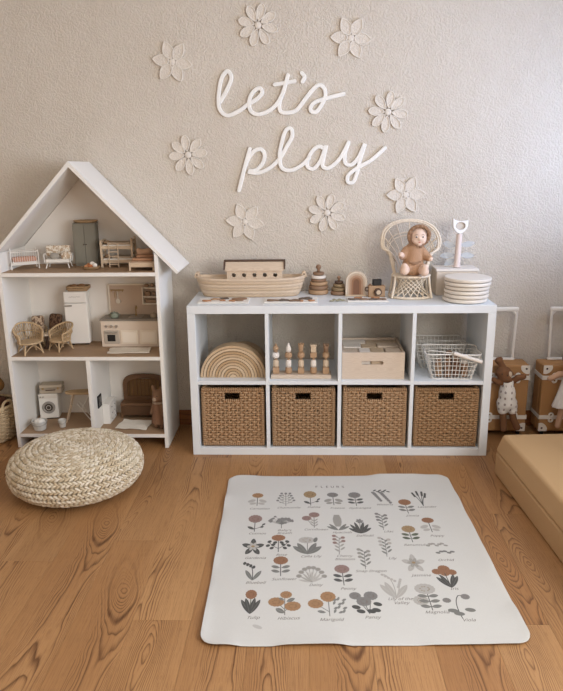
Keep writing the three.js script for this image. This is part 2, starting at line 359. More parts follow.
{
  single('peg_board', bx(-0.150, 0.150, 0, 0.019, -0.06, 0.02, 0.003, 2, 'x'), mt.whitewash, 'pale wooden board carrying a row of five peg figures', 'toy board', [-0.189, shelfY, -0.06]);
  const xs = [-0.314, -0.251, -0.189, -0.127, -0.065];
  const looks = ['with a round ball head and a wide drum chest', 'with a pointed drop-shaped head', 'with a crowned head, middle of the row', 'with a flat cut head and tilted foot block', 'with a notched crown, nearest the wooden box'];
  xs.forEach((x, i) => {
    const o = thing('peg_figure', 'stacked wooden peg figure ' + looks[i], 'toy figure', [x, shelfY + 0.0195, -0.075], 0, 'peg figures in the second cube');
    mesh('foot_block', i % 2 ? lathe([[0, 0], [0.014, 0], [0.017, 0.006], [0.0165, 0.028], [0.012, 0.032], [0, 0.032]], 18) : bx(-0.016, 0.016, 0, 0.032, -0.016, 0.016, 0.003, 2, 'y'), mt.tan, o);
    mesh('waist_bead', lathe([[0, 0.032], [0.012, 0.032], [0.015, 0.045], [0.014, 0.066], [0.010, 0.07], [0, 0.07]], 18), i % 2 ? mt.pale : mt.beech, o);
    mesh('rod', rod([0, 0.06, 0], [0, 0.11, 0], 0.006), mt.tan, o);
    mesh('chest_block', i === 3 ? bx(-0.016, 0.016, 0.082, 0.108, -0.013, 0.013, 0.003, 2, 'y') : lathe([[0, 0.08], [0.014, 0.08], [0.018, 0.088], [0.0175, 0.102], [0.013, 0.108], [0, 0.108]], 18), i === 0 ? mt.pale : mt.tan, o);
    if (i === 0) mesh('head', [lathe([[0, 0.108], [0.01, 0.11], [0.008, 0.116]], 16), ball(0, 0.129, 0, 0.015), ball(0, 0.147, 0, 0.006)], mt.tan, o);
    else if (i === 1) mesh('head', lathe([[0, 0.108], [0.011, 0.11], [0.013, 0.122], [0.011, 0.135], [0.006, 0.146], [0.0025, 0.156], [0, 0.157]], 18), mt.pale, o);
    else if (i === 2) mesh('head', [lathe([[0, 0.108], [0.011, 0.11], [0.012, 0.128], [0.015, 0.145], [0.013, 0.15], [0, 0.15]], 18), ...[0, 1, 2, 3].map((k) => ball(Math.cos(k * 1.57) * 0.011, 0.152, Math.sin(k * 1.57) * 0.011, 0.004, 0.005, 0.004, 8, 6))], mt.tan, o);
    else if (i === 3) mesh('head', [bx(-0.013, 0.013, 0.109, 0.146, -0.012, 0.012, 0.003, 2, 'y'), bx(-0.016, 0.016, 0.140, 0.148, -0.014, 0.014, 0.002, 1, 'y')], mt.beech, o);
    else mesh('head', [lathe([[0, 0.108], [0.012, 0.11], [0.013, 0.13], [0.015, 0.143], [0, 0.143]], 18), ...[-1, 0, 1].map((k) => bx(k * 0.010 - 0.0035, k * 0.010 + 0.0035, 0.142, 0.153, -0.006, 0.006, 0.001))], mt.brown, o);
  });
}
{
  const W = 0.306, H = 0.136, D = 0.30, hx = 0.045;
  const o = thing('wooden_crate', 'pale wooden box with an oblong handle slot full of wooden blocks', 'box', [0.166, shelfY, -0.035], 0);
  const s = shapeOf([[-W / 2, 0], [W / 2, 0], [W / 2, H], [-W / 2, H]]);
  const h = new THREE.Path(); h.absarc(-0.005 - hx, 0.083, 0.009, Math.PI / 2, Math.PI * 1.5, false); h.absarc(-0.005 + hx, 0.083, 0.009, -Math.PI / 2, Math.PI / 2, false); h.closePath(); s.holes.push(h);
  mesh('front_panel', boxUV(extrude(s, 0.011, 0.001, 10).translate(0, 0, -0.011), 'x'), mt.whitewash, o);
  mesh('back_panel', bx(-W / 2, W / 2, 0, H, -D, -D + 0.011, 0.001, 1, 'x'), mt.whitewash, o);
  for (const q of [-1, 1]) mesh('side_panel', bx(q > 0 ? W / 2 - 0.011 : -W / 2, q > 0 ? W / 2 : -W / 2 + 0.011, 0, H, -D + 0.011, -0.011, 0.001, 1, 'z'), mt.whitewash, o);
  mesh('base_panel', bx(-W / 2 + 0.011, W / 2 - 0.011, 0.001, 0.009, -D + 0.011, -0.011, 0, 1, 'x'), mt.whitewash, o);
  const spot = ['at the left front corner', 'second from the left along the front', 'third from the left along the front', 'at the right front corner', 'at the left end of the middle row', 'in the centre of the middle row', 'at the right end of the middle row', 'at the left back corner', 'at the right back corner'];
  const lay = [[-0.14, -0.07, -0.12, -0.02, 0.128], [-0.066, -0.012, -0.10, -0.02, 0.134], [-0.008, 0.06, -0.13, -0.02, 0.126], [0.064, 0.14, -0.11, -0.02, 0.131], [-0.14, -0.05, -0.20, -0.124, 0.132], [-0.046, 0.03, -0.21, -0.134, 0.127], [0.034, 0.14, -0.20, -0.134, 0.134], [-0.14, -0.02, -0.285, -0.214, 0.129], [-0.016, 0.14, -0.285, -0.214, 0.126]];
  lay.forEach(([x0, x1, z0, z1, y], i) => single('building_block', bx(x0, x1, 0, y - 0.0095, z0, z1, 0.003, 2, i % 2 ? 'x' : 'z'), [mt.whitewash, mt.pale, mt.beech][i % 3], 'pale wooden building block ' + spot[i] + ' of the wooden box', 'block', [0.166, shelfY + 0.0095, -0.035], 0, 'blocks in the wooden box'));
}
function wireBasket(label, pos, turn, handle) {
  const o = thing('wire_basket', label, 'basket', pos, turn, 'wire baskets in the fourth cube');
  const W0 = 0.095, W1 = 0.128, D0 = 0.07, D1 = 0.092, H = 0.128, r = 0.0016, f = (t) => [W0 + (W1 - W0) * t, D0 + (D1 - D0) * t];
  const ring = (t, rad) => { const [w, d] = f(t), y = H * t + rad; return tube([[-w, y, -d], [0, y, -d], [w, y, -d], [w, y, 0], [w, y, d], [0, y, d], [-w, y, d], [-w, y, 0]], rad, 48, 5, true); };
  mesh('rim', ring(1, 0.0034), mt.whiteMetal, o);
  mesh('wire_grid', [ring(0, 0.0022), ...[0.18, 0.36, 0.54, 0.72, 0.86].map((t) => ring(t, r)),
    ...Array.from({ length: 13 }, (_, i) => { const u = -1 + (2 * i) / 12; return [rod([u * W0 * 0.96, r, D0 * 0.97], [u * W1 * 0.96, H, D1], r, r, 5), rod([u * W0 * 0.96, r, -D0 * 0.97], [u * W1 * 0.96, H, -D1], r, r, 5), rod([u * W0 * 0.95, r, -D0], [u * W0 * 0.95, r, D0], r, r, 5)]; }).flat(),
    ...Array.from({ length: 9 }, (_, i) => { const u = -1 + (2 * i) / 8; return [rod([W0, r, u * D0 * 0.9], [W1, H, u * D1 * 0.9], r, r, 5), rod([-W0, r, u * D0 * 0.9], [-W1, H, u * D1 * 0.9], r, r, 5)]; }).flat()], mt.whiteMetal, o);
  if (handle) {
    mesh('wire_handle', tube([[-W1, H, 0.0], [-W1 * 0.9, H + 0.012, 0.05], [0.0, H + 0.012, D1 + 0.008], [0.012, H + 0.012, D1 + 0.010]], 0.0022, 20, 5), mt.whiteMetal, o); mesh('wire_handle', tube([[W1, H, 0], [W1 + 0.008, H - 0.012, 0.05], [W1 + 0.004, H - 0.03, D1 + 0.006]], 0.0022, 12, 5), mt.whiteMetal, o);
    const g = rod([0, 0, 0], [0.135, -0.042, 0], 0.0095, 0.0095, 12); mesh('wooden_grip', boxUV(g.translate(-0.002, H + 0.012, D1 + 0.010), 'x'), mt.pale, o);
  } else mesh('wire_handle', tube([[-W1, H, 0.0], [-W1, H + 0.006, 0.03], [0, H + 0.014, 0.06], [W1, H + 0.006, 0.03], [W1, H, 0]], 0.0022, 24, 5), mt.whiteMetal, o);
  return o;
}
{
  wireBasket('white wire basket with wooden grip handle, in front of the other wire basket', [0.556, shelfY, -0.108], -0.05, true);
  wireBasket('white wire basket half hidden behind the one with the wooden grip', [0.53, shelfY, -0.2965], 0.0, false);
  const jarTones = [0xa88c70, 0x86644c, 0x785540, 0x9c7a5c, 0x66493a];
  [[-0.062, 0.03, 0.088], [-0.02, 0.038, 0.094], [0.022, 0.03, 0.100], [0.064, 0.034, 0.082], [0.0, -0.035, 0.108]].forEach(([x, z, h], i) => {
    const o = thing('wooden_jar', ['light tan wooden play jar at the left in the front wire basket', 'brown wooden play jar second from left in the front wire basket', 'dark brown wooden play jar in the middle of the front wire basket', 'pale capped wooden play jar at the right in the front wire basket', 'tall dark wooden play jar at the back of the front wire basket'][i], 'toy jar', [0.556 + x, shelfY + 0.0034, -0.108 + z], 0, 'play jars in the wire basket');
    mesh('jar_body', lathe([[0, 0], [0.016, 0], [0.018, 0.004], [0.018, h * 0.72], [0.013, h * 0.82], [0, h * 0.82]], 18), wood(jarTones[i], 0.6), o);
    mesh('jar_lid', lathe([[0, h * 0.8], [0.015, h * 0.8], [0.015, h], [0.012, h + 0.003], [0, h + 0.003]], 18), i === 3 ? mt.pale : mt.brown, o);
  });
}
// ---------------------------------------------------------------- on top of the bookcase
const topY = K.H + 0.0005;
{
  const o = thing('toy_ark', 'big natural wooden toy ark with round portholes and a brown edged roof', 'toy boat', [-0.4465, topY, -0.275], 0.02);
  const arkA = wood(0xe8d9c6, 0.62), arkB = wood(0xdfcdb6, 0.62), L = 0.285, rows = 6, hullY = [0, 0.098];
  // hull: stacked planks, narrowing to bow and stern
  const outline = (t, inset) => {                   // t 0 keel .. 1 rail
    const len = L * (0.84 + 0.15 * t ** 0.7) - inset, wid = 0.058 + 0.026 * t ** 0.8 - inset, pts = [], n = 40;
    for (let i = 0; i < n; i++) { const a = (i / n) * Math.PI * 2, c = Math.cos(a), s = Math.sin(a); pts.push([Math.sign(c) * Math.abs(c) ** 0.62 * len, Math.sign(s) * Math.abs(s) ** 0.9 * wid]); }
    return pts;
  };
  for (let j = 0; j < rows; j++) {
    const t0 = j / rows, t1 = (j + 0.96) / rows, a = outline(t0, 0), b = outline(t1, 0), a2 = outline(t0, 0.008), b2 = outline(t1, 0.008), n = a.length;
    const pos = [], push = (p, y) => pos.push(p[0], y, p[1]);
    const sheer = (p) => 0.010 * Math.abs(p[0] / L) ** 5;
    const y0 = (p) => t0 * hullY[1] + sheer(p) * t0, y1 = (p) => t1 * hullY[1] + sheer(p) * t1;
    const quad = (A, ya, B, yb, C, yc, D, yd) => { push(A, ya); push(B, yb); push(C, yc); push(A, ya); push(C, yc); push(D, yd); };
    for (let i = 0; i < n; i++) {
      const k = (i + 1) % n, ym = (p) => (y0(p) + y1(p)) / 2, bul = (p) => [p[0] * 1.006, p[1] * 1.035];
      const ma = bul(outline((t0 + t1) / 2, 0)[i]), mb = bul(outline((t0 + t1) / 2, 0)[k]);
      quad(a[i], y0(a[i]), ma, ym(a[i]), mb, ym(a[k]), a[k], y0(a[k])); quad(ma, ym(a[i]), b[i], y1(b[i]), b[k], y1(b[k]), mb, ym(a[k]));
      quad(b[i], y1(b[i]), b2[i], y1(b[i]), b2[k], y1(b[k]), b[k], y1(b[k]));
      quad(a2[k], y0(a[k]), b2[k], y1(b[k]), b2[i], y1(b[i]), a2[i], y0(a[i])); quad(a[k], y0(a[k]), a2[k], y0(a[k]), a2[i], y0(a[i]), a[i], y0(a[i]));
    }
    let g = new THREE.BufferGeometry(); g.setAttribute('position', new THREE.BufferAttribute(new Float32Array(pos), 3)); g.computeVertexNormals(); g = boxUV(g, 'x', j * 0.31, j * 0.7);
    mesh('hull_plank', g, j % 2 ? arkA : arkB, o);
  }
  const ds = shapeOf(outline(0.9, 0.009)); mesh('deck', boxUV(extrude(ds, 0.006, 0.0005).rotateX(Math.PI / 2).translate(0, 0.088, 0), 'x'), mt.beech, o);
  for (const s of [-1, 1]) { mesh('scroll_end', [move(new THREE.CylinderGeometry(0.011, 0.011, 0.05, 18), s * (L - 0.012), 0.112, 0, 0, Math.PI / 2), bx(s * (L - 0.012) - 0.014, s * (L - 0.012) + 0.014, 0.096, 0.108, -0.025, 0.025, 0.003)], mt.beech, o); mesh('scroll_hole', move(new THREE.CylinderGeometry(0.004, 0.004, 0.052, 12), s * (L - 0.012), 0.112, 0, 0, Math.PI / 2), mt.dark, o); }
  // deckhouse with real portholes
  const cs = 0.022, cw = 0.140, ch = shapeOf([[-cw, 0], [cw, 0], [cw, 0.046], [-cw, 0.046]]);
  for (let i = 0; i < 5; i++) { const p = new THREE.Path(); p.absarc(-0.105 + i * 0.0525, 0.025, 0.0108, 0, Math.PI * 2, true); ch.holes.push(p); }
  mesh('cabin_wall', boxUV(extrude(ch, 0.01, 0.0008, 12).translate(cs, 0.088, 0.040), 'x'), arkA, o);
  mesh('cabin_wall', boxUV(extrude(ch, 0.01, 0.0008, 12).translate(cs, 0.088, -0.050), 'x'), arkA, o);
  for (const s of [-1, 1]) mesh('cabin_end', bx(cs + (s > 0 ? cw - 0.01 : -cw), cs + (s > 0 ? cw : -cw + 0.01), 0.088, 0.134, -0.040, 0.040, 0.0005, 1, 'z'), arkA, o);
  const rs = shapeOf([[-0.056, 0], [0.056, 0], [0.056, 0.004], [0.012, 0.042], [-0.012, 0.042], [-0.056, 0.004]]);
  mesh('roof', boxUV(extrude(rs, 0.296, 0.001).translate(0, 0, -0.148).rotateY(Math.PI / 2).translate(cs, 0.134, 0), 'x'), arkA, o);
  mesh('roof_ridge', bx(cs - 0.156, cs + 0.156, 0.1755, 0.184, -0.016, 0.016, 0.003, 2, 'x'), mt.dark, o);
  for (const s of [-1, 1]) mesh('roof_end_trim', boxUV(extrude(shapeOf([[-0.058, 0.008], [-0.052, 0.008], [-0.010, 0.043], [0.010, 0.043], [0.052, 0.008], [0.058, 0.008], [0.014, 0.050], [-0.014, 0.050]]), 0.008, 0.001).translate(0, 0, -0.004).rotateY(Math.PI / 2).translate(cs + s * 0.1525, 0.134, 0), 'z'), mt.dark, o);
}
function blobShape(rx, rz, seedN, lobes = 3) { const pts = []; for (let i = 0; i < 22; i++) { const a = (i / 22) * 6.283, k = 1 + 0.22 * Math.sin(a * lobes + seedN) + 0.12 * Math.sin(a * 5 + seedN * 2); pts.push([Math.cos(a) * rx * k, Math.sin(a) * rz * k]); } return shapeOf(pts); }
function puzzle(label, cx, cz, w, d, pieces) {
  const o = thing('wooden_puzzle', label, 'puzzle', [cx, topY, cz], 0, 'puzzles along the front of the bookcase top');
  mesh('board', bx(-w / 2, w / 2, 0, 0.006, -d / 2, d / 2, 0.002, 1, 'x'), M(0xe9e2d8, 0.7), o);
  for (const [x, z, rx, rz, m, sN] of pieces) mesh('puzzle_piece', boxUV(extrude(blobShape(rx, rz, sN), 0.006, 0.001, 3).rotateX(-Math.PI / 2).translate(x, 0.0062, z), 'x'), m, o);
}
const greyBrown = wood(0x8d7663, 0.7), slate = wood(0x6f655c, 0.7), caramel = wood(0xc08f68, 0.7);
puzzle('white puzzle board with brown animal pieces at the bow end of the ark', -0.568, -0.118, 0.250, 0.125, [[-0.085, 0.03, 0.020, 0.011, caramel, 1], [-0.045, -0.01, 0.022, 0.016, mt.tan, 2], [-0.005, 0.02, 0.014, 0.010, caramel, 3], [0.0, -0.03, 0.022, 0.010, slate, 4.2], [0.045, 0.03, 0.015, 0.012, caramel, 5], [0.075, -0.005, 0.032, 0.034, mt.brown, 6]]);
puzzle('white puzzle board with grey brown animal pieces at the stern end of the ark', -0.238, -0.118, 0.262, 0.125, [[-0.09, 0.025, 0.03, 0.015, greyBrown, 1.4], [-0.035, 0.02, 0.025, 0.018, slate, 2.4], [0.02, 0.03, 0.030, 0.018, greyBrown, 3.1], [0.075, -0.02, 0.032, 0.022, slate, 4], [0.05, 0.04, 0.012, 0.009, caramel, 5.2], [0.10, 0.035, 0.014, 0.010, caramel, 0.4]]);
puzzle('white puzzle board with dark striped pieces in front of the toy camera', 0.138, -0.125, 0.200, 0.105, [[-0.07, 0.012, 0.024, 0.013, slate, 0.6], [-0.02, 0.012, 0.022, 0.012, greyBrown, 1.9], [0.028, 0.014, 0.022, 0.013, slate, 3], [0.072, 0.012, 0.021, 0.012, greyBrown, 4.4], [-0.04, -0.028, 0.018, 0.010, caramel, 5], [0.04, -0.028, 0.020, 0.010, caramel, 2.2]]);
single('leaf_sprig', [tube([[-0.035, 0.004, 0.015], [0, 0.006, 0], [0.035, 0.004, -0.012]], 0.002, 8, 5), ...[[-0.025, 0.02, 0.5], [-0.012, -0.012, -0.8], [0.004, 0.016, 0.6], [0.016, -0.016, -0.7], [0.03, 0.008, 0.5]].map(([x, z, a]) => move(ball(0, 0.005, 0, 0.014, 0.0035, 0.007, 10, 6), x, 0, z, a))], M(0x9a9378, 0.8), 'small greyish wooden leaf sprig lying before the little stacking cone', 'toy leaf', [-0.012, topY, -0.115]);
function ringStack(label, pos, rings, knob) {
  const o = thing('stacking_tower', label, 'stacking toy', pos, 0, 'ring towers on the bookcase'); let y = 0;
  for (const [r, h, m] of rings) { mesh('ring', lathe([[0, y], [r - 0.004, y], [r, y + h * 0.25], [r, y + h * 0.75], [r - 0.004, y + h], [0, y + h]], 26), m, o); y += h + 0.0004; }
  mesh('knob', lathe(knob.map(([r, h]) => [r, y + h]), 20), mt.brown, o);
}
ringStack('tall wooden stacking tower of rings tapering to a knob, beside the ark', [-0.098, topY, -0.318], [[0.052, 0.024, mt.tan], [0.050, 0.021, mt.brown], [0.046, 0.019, mt.tan], [0.040, 0.014, mt.brown], [0.038, 0.017, mt.pale], [0.029, 0.016, mt.brown]], [[0, 0], [0.008, 0], [0.007, 0.012], [0.013, 0.02], [0.014, 0.03], [0.007, 0.038], [0, 0.039]]);
const olive = wood(0x9c8a6c, 0.65);
ringStack('short dark grey-brown stacking cone between the tall ring tower and the little rainbow', [0.006, topY, -0.292], [[0.042, 0.020, mt.brown], [0.038, 0.018, olive], [0.030, 0.017, olive], [0.022, 0.014, mt.dark]], [[0, 0], [0.006, 0], [0.005, 0.008], [0.010, 0.014], [0.009, 0.022], [0, 0.026]]);
{
  const o = thing('small_rainbow', 'small arched rainbow in cream, pink and terracotta on a thin board', 'toy', [0.092, topY, -0.262], 0);
  mesh('base_board', bx(-0.056, 0.056, 0, 0.008, -0.006, 0.034, 0.002, 1, 'x'), mt.beech, o);
  const tones = [0xefe8de, 0xdccbb9, 0xc8a992, 0xa98266, 0x8a6650].map((c) => wood(c, 0.7));
  for (let i = 0; i < 5; i++) {
    const r1 = 0.054 - i * 0.0098, r0 = i === 4 ? 0 : r1 - 0.0094, s = new THREE.Shape(), up = 0.064;
    s.moveTo(r1, 0); s.lineTo(r1, up); s.absarc(0, up, r1, 0, Math.PI, false); s.lineTo(-r1, 0);
    if (r0 > 0) { s.lineTo(-r0, 0); s.lineTo(-r0, up); s.absarc(0, up, r0, Math.PI, 0, true); s.lineTo(r0, 0); }
    s.closePath(); mesh('arch', boxUV(extrude(s, 0.026, 0.001, 18).translate(0, 0.0082, 0), 'y'), tones[i], o);
  }
}
{
  const o = thing('toy_camera', 'small wooden toy camera with a black viewfinder block', 'toy camera', [0.192, topY, -0.225], 0.1);
  mesh('camera_body', bx(-0.042, 0.042, 0, 0.058, -0.02, 0.018, 0.004, 2, 'x'), mt.tan, o);
  mesh('lens', [move(new THREE.CylinderGeometry(0.018, 0.019, 0.018, 22), 0.004, 0.028, 0.026, 0, Math.PI / 2)], mt.dark, o);
  mesh('lens_cap', move(new THREE.CylinderGeometry(0.011, 0.011, 0.004, 20), 0.004, 0.028, 0.037, 0, Math.PI / 2), mt.beech, o);
  mesh('viewfinder', [bx(-0.02, 0.024, 0.058, 0.088, -0.016, 0.014, 0.004, 2)], mt.black, o);
  mesh('shutter_button', move(new THREE.CylinderGeometry(0.006, 0.006, 0.008, 14), -0.032, 0.062, 0), mt.brown, o);
  mesh('strap_ring', new THREE.TorusGeometry(0.010, 0.0028, 6, 16).translate(-0.048, 0.040, 0.004), mt.dark, o);
}
// ---------------------------------------------------------------- peacock chair and doll
{
  const o = thing('peacock_chair', 'miniature pale rattan peacock chair with round fan back and crossed base', 'chair', [0.3605, topY, -0.215], 0);
  const r = mt.rattan, sy = 0.112;
  const rim = [[-0.080, sy, -0.02], [-0.098, 0.19, -0.035], [-0.108, 0.222, -0.045], [-0.136, 0.238, -0.06], [-0.141, 0.282, -0.075], [-0.124, 0.330, -0.09], [-0.078, 0.362, -0.10], [0, 0.375, -0.105], [0.080, 0.362, -0.10], [0.130, 0.328, -0.09], [0.152, 0.280, -0.075], [0.145, 0.236, -0.06], [0.109, 0.212, -0.045], [0.092, 0.165, -0.035], [0.080, sy, -0.02]];
  mesh('back_rim', [tube(rim, 0.0062, 80, 8), tube(rim.map(([x, y, z]) => [x * 0.93, y * 0.965 + 0.006, z + 0.006]), 0.0045, 80, 6)], r, o);
  const rc = new THREE.CatmullRomCurve3(rim.map((p) => V(...p)), false, 'centripetal'), strands = [];
  for (let i = 3; i < 22; i += 1.5) {
    const e = rc.getPoint(i / 24), b = V((i - 12) * 0.0062, sy + 0.005, -0.062), m = b.clone().lerp(e, 0.5); m.x *= 0.78; m.z -= 0.012;
    strands.push(tube([b, m, e], 0.0031, 10, 5));
  }
  mesh('back_spokes', strands, r, o);
  const arc = (f) => { const pts = []; for (let i = 2; i <= 22; i++) { const e = rc.getPoint(i / 24), b = V((i - 12) * 0.0062, sy + 0.005, -0.062), m = b.clone().lerp(e, f); m.z -= 0.01; m.x *= 0.9 + 0.1 * f; pts.push(m); } return tube(pts, 0.0034, 50, 5); };
  mesh('back_hoop', [arc(0.42), arc(0.70), arc(0.76)], r, o);
  mesh('seat', [lathe([[0, sy - 0.008], [0.086, sy - 0.008], [0.092, sy - 0.003], [0.090, sy + 0.003], [0, sy + 0.004]], 32).scale(1, 1, 0.84), tube(Array.from({ length: 16 }, (_, i) => V(Math.cos(i / 16 * 6.283) * 0.092, sy - 0.002, Math.sin(i / 16 * 6.283) * 0.077)), 0.0065, 48, 7, true)], r, o);
  mesh('base_ring', tube(Array.from({ length: 16 }, (_, i) => V(Math.cos(i / 16 * 6.283) * 0.104, 0.0068, Math.sin(i / 16 * 6.283) * 0.084)), 0.0065, 48, 7, true), r, o);
  const cross = [];
  for (let i = 0; i < 17; i++) for (const s of [-1, 1]) {
    const a = (i / 17) * 6.283, b = a + s * 1.35;
    cross.push(tube([[Math.cos(a) * 0.086, sy - 0.006, Math.sin(a) * 0.072], [Math.cos((a + b) / 2) * 0.060, 0.062, Math.sin((a + b) / 2) * 0.05], [Math.cos(b) * 0.100, 0.008, Math.sin(b) * 0.080]], 0.0030, 8, 5));
  }
  mesh('base_lattice', cross, r, o);
  for (const [sx, sz] of [[-1, 1], [1, 1], [-1, -1], [1, -1]]) mesh('leg', tube([[sx * 0.082, sy, sz * 0.045], [sx * 0.088, 0.06, sz * 0.05], [sx * 0.098, 0.003, sz * 0.055]], 0.006, 10, 7), r, o);
}
{
  const o = thing('baby_doll', 'baby doll in a tan knitted bonnet and romper sitting in the peacock chair', 'doll', [0.3605, topY + 0.1165, -0.190], 0);
  const skin = M(0xe3c4ad, 0.6), knit = cloth(0xbc9270, 0.006, 0.35);
  // local: seat at y = 0
  const hx = 0.024, hy = 0.186, hz = 0.012;
  mesh('doll_body', body([
    [hx, hy, hz, 0.040, hx, hy + 0.012, hz - 0.008, 0.042], [hx - 0.016, hy - 0.014, hz + 0.020, 0.017, hx - 0.016, hy - 0.014, hz + 0.020, 0.017], [hx + 0.016, hy - 0.014, hz + 0.020, 0.017, hx + 0.016, hy - 0.014, hz + 0.020, 0.017], [hx, hy - 0.005, hz + 0.036, 0.008, hx, hy - 0.005, hz + 0.040, 0.007], [hx, hy - 0.028, hz + 0.022, 0.014, hx, hy - 0.028, hz + 0.022, 0.014],
    [hx - 0.003, 0.150, 0.004, 0.018, 0.008, 0.125, 0, 0.022], [0.006, 0.115, 0, 0.036, 0.004, 0.045, -0.002, 0.045],
    [-0.028, 0.118, 0.004, 0.018, -0.052, 0.094, 0.02, 0.014], [-0.052, 0.094, 0.02, 0.014, -0.062, 0.104, 0.046, 0.012], [-0.062, 0.104, 0.046, 0.013, -0.066, 0.104, 0.056, 0.010],
    [0.042, 0.118, 0.004, 0.018, 0.068, 0.09, 0.014, 0.014], [0.068, 0.09, 0.014, 0.014, 0.082, 0.082, 0.036, 0.012],
    [-0.018, 0.030, 0.005, 0.026, -0.042, 0.034, 0.05, 0.022], [-0.042, 0.034, 0.05, 0.022, -0.047, 0.030, 0.072, 0.019], [-0.047, 0.030, 0.070, 0.020, -0.048, 0.052, 0.076, 0.016],
    [0.026, 0.028, 0.005, 0.026, 0.046, 0.032, 0.05, 0.022], [0.046, 0.032, 0.05, 0.022, 0.050, 0.024, 0.072, 0.019], [0.050, 0.024, 0.070, 0.020, 0.051, 0.046, 0.077, 0.016]], 0.0034, 0.008), skin, o);
  mesh('romper', boxUV(body([[0.007, 0.125, 0.001, 0.040, 0.004, 0.045, 0, 0.052], [-0.028, 0.120, 0.004, 0.023, -0.050, 0.096, 0.018, 0.020], [0.042, 0.120, 0.004, 0.023, 0.068, 0.091, 0.014, 0.019], [0.068, 0.091, 0.014, 0.018, 0.078, 0.085, 0.03, 0.016], [-0.016, 0.034, 0.008, 0.033, -0.032, 0.036, 0.034, 0.028], [0.026, 0.033, 0.008, 0.033, 0.040, 0.034, 0.034, 0.028]], 0.0036, 0.008), 'y'), knit, o);
  mesh('romper_frill', [tube(Array.from({ length: 17 }, (_, i) => V(0.014 + Math.cos(i / 16 * 6.283) * 0.034, 0.145 + 0.004 * Math.cos(i * 2.2), 0.004 + Math.sin(i / 16 * 6.283) * 0.030)), 0.006, 40, 6, false), tube([[-0.022, 0.07, 0.046], [0.004, 0.062, 0.056], [0.034, 0.07, 0.044]], 0.005, 14, 6)], knit, o);
  // bonnet: a knitted cap round the back of the head with a frilled brim
  const cap = new THREE.SphereGeometry(0.051, 26, 18, 0, Math.PI * 2, 0, 1.75).rotateX(-1.15).translate(hx, hy + 0.008, hz - 0.008);
  mesh('bonnet', cap, new THREE.MeshStandardMaterial({ color: 0xb0886a, roughness: 0.95, bumpMap: per(clothNoise, 0.2), bumpScale: 0.003, side: THREE.DoubleSide }), o);
  const brim = []; for (let i = 0; i < 30; i++) { const a = (i / 30) * Math.PI * 2, p = V(Math.cos(a) * 0.049, Math.sin(a) * 0.050 + 0.008, 0.0); p.applyAxisAngle(V(1, 0, 0), 0.30); brim.push(ball(hx + p.x, hy + p.y, hz + p.z + 0.012 + (i % 2) * 0.003, 0.0098, 0.0092, 0.007, 8, 6)); }
  mesh('bonnet_frill', brim, knit, o);
  for (const s of [-1, 1]) { const e = mesh('eye', ball(hx + s * 0.0155, hy + 0.004, hz + 0.0375, 0.0052, 0.0046, 0.0036, 12, 8), M(0xe9e2d8, 0.3), o); mesh('pupil', ball(hx + s * 0.0155, hy + 0.004, hz + 0.0405, 0.0037, 0.0038, 0.0020, 10, 6), M(0x2e3338, 0.25), e); mesh('eyebrow', tube([[hx + s * 0.008, hy + 0.0135, hz + 0.039], [hx + s * 0.016, hy + 0.0155, hz + 0.0375], [hx + s * 0.023, hy + 0.012, hz + 0.033]], 0.0009, 8, 5), M(0x7a5236, 0.8), o); }
  mesh('mouth', ball(hx, hy - 0.0215, hz + 0.0365, 0.0062, 0.0026, 0.003, 10, 6), M(0xb8584c, 0.5), o);
  mesh('chin_tie', [ball(hx - 0.008, hy - 0.046, hz + 0.026, 0.009, 0.005, 0.005, 10, 6), ball(hx + 0.009, hy - 0.046, hz + 0.026, 0.009, 0.005, 0.005, 10, 6)], knit, o);
}
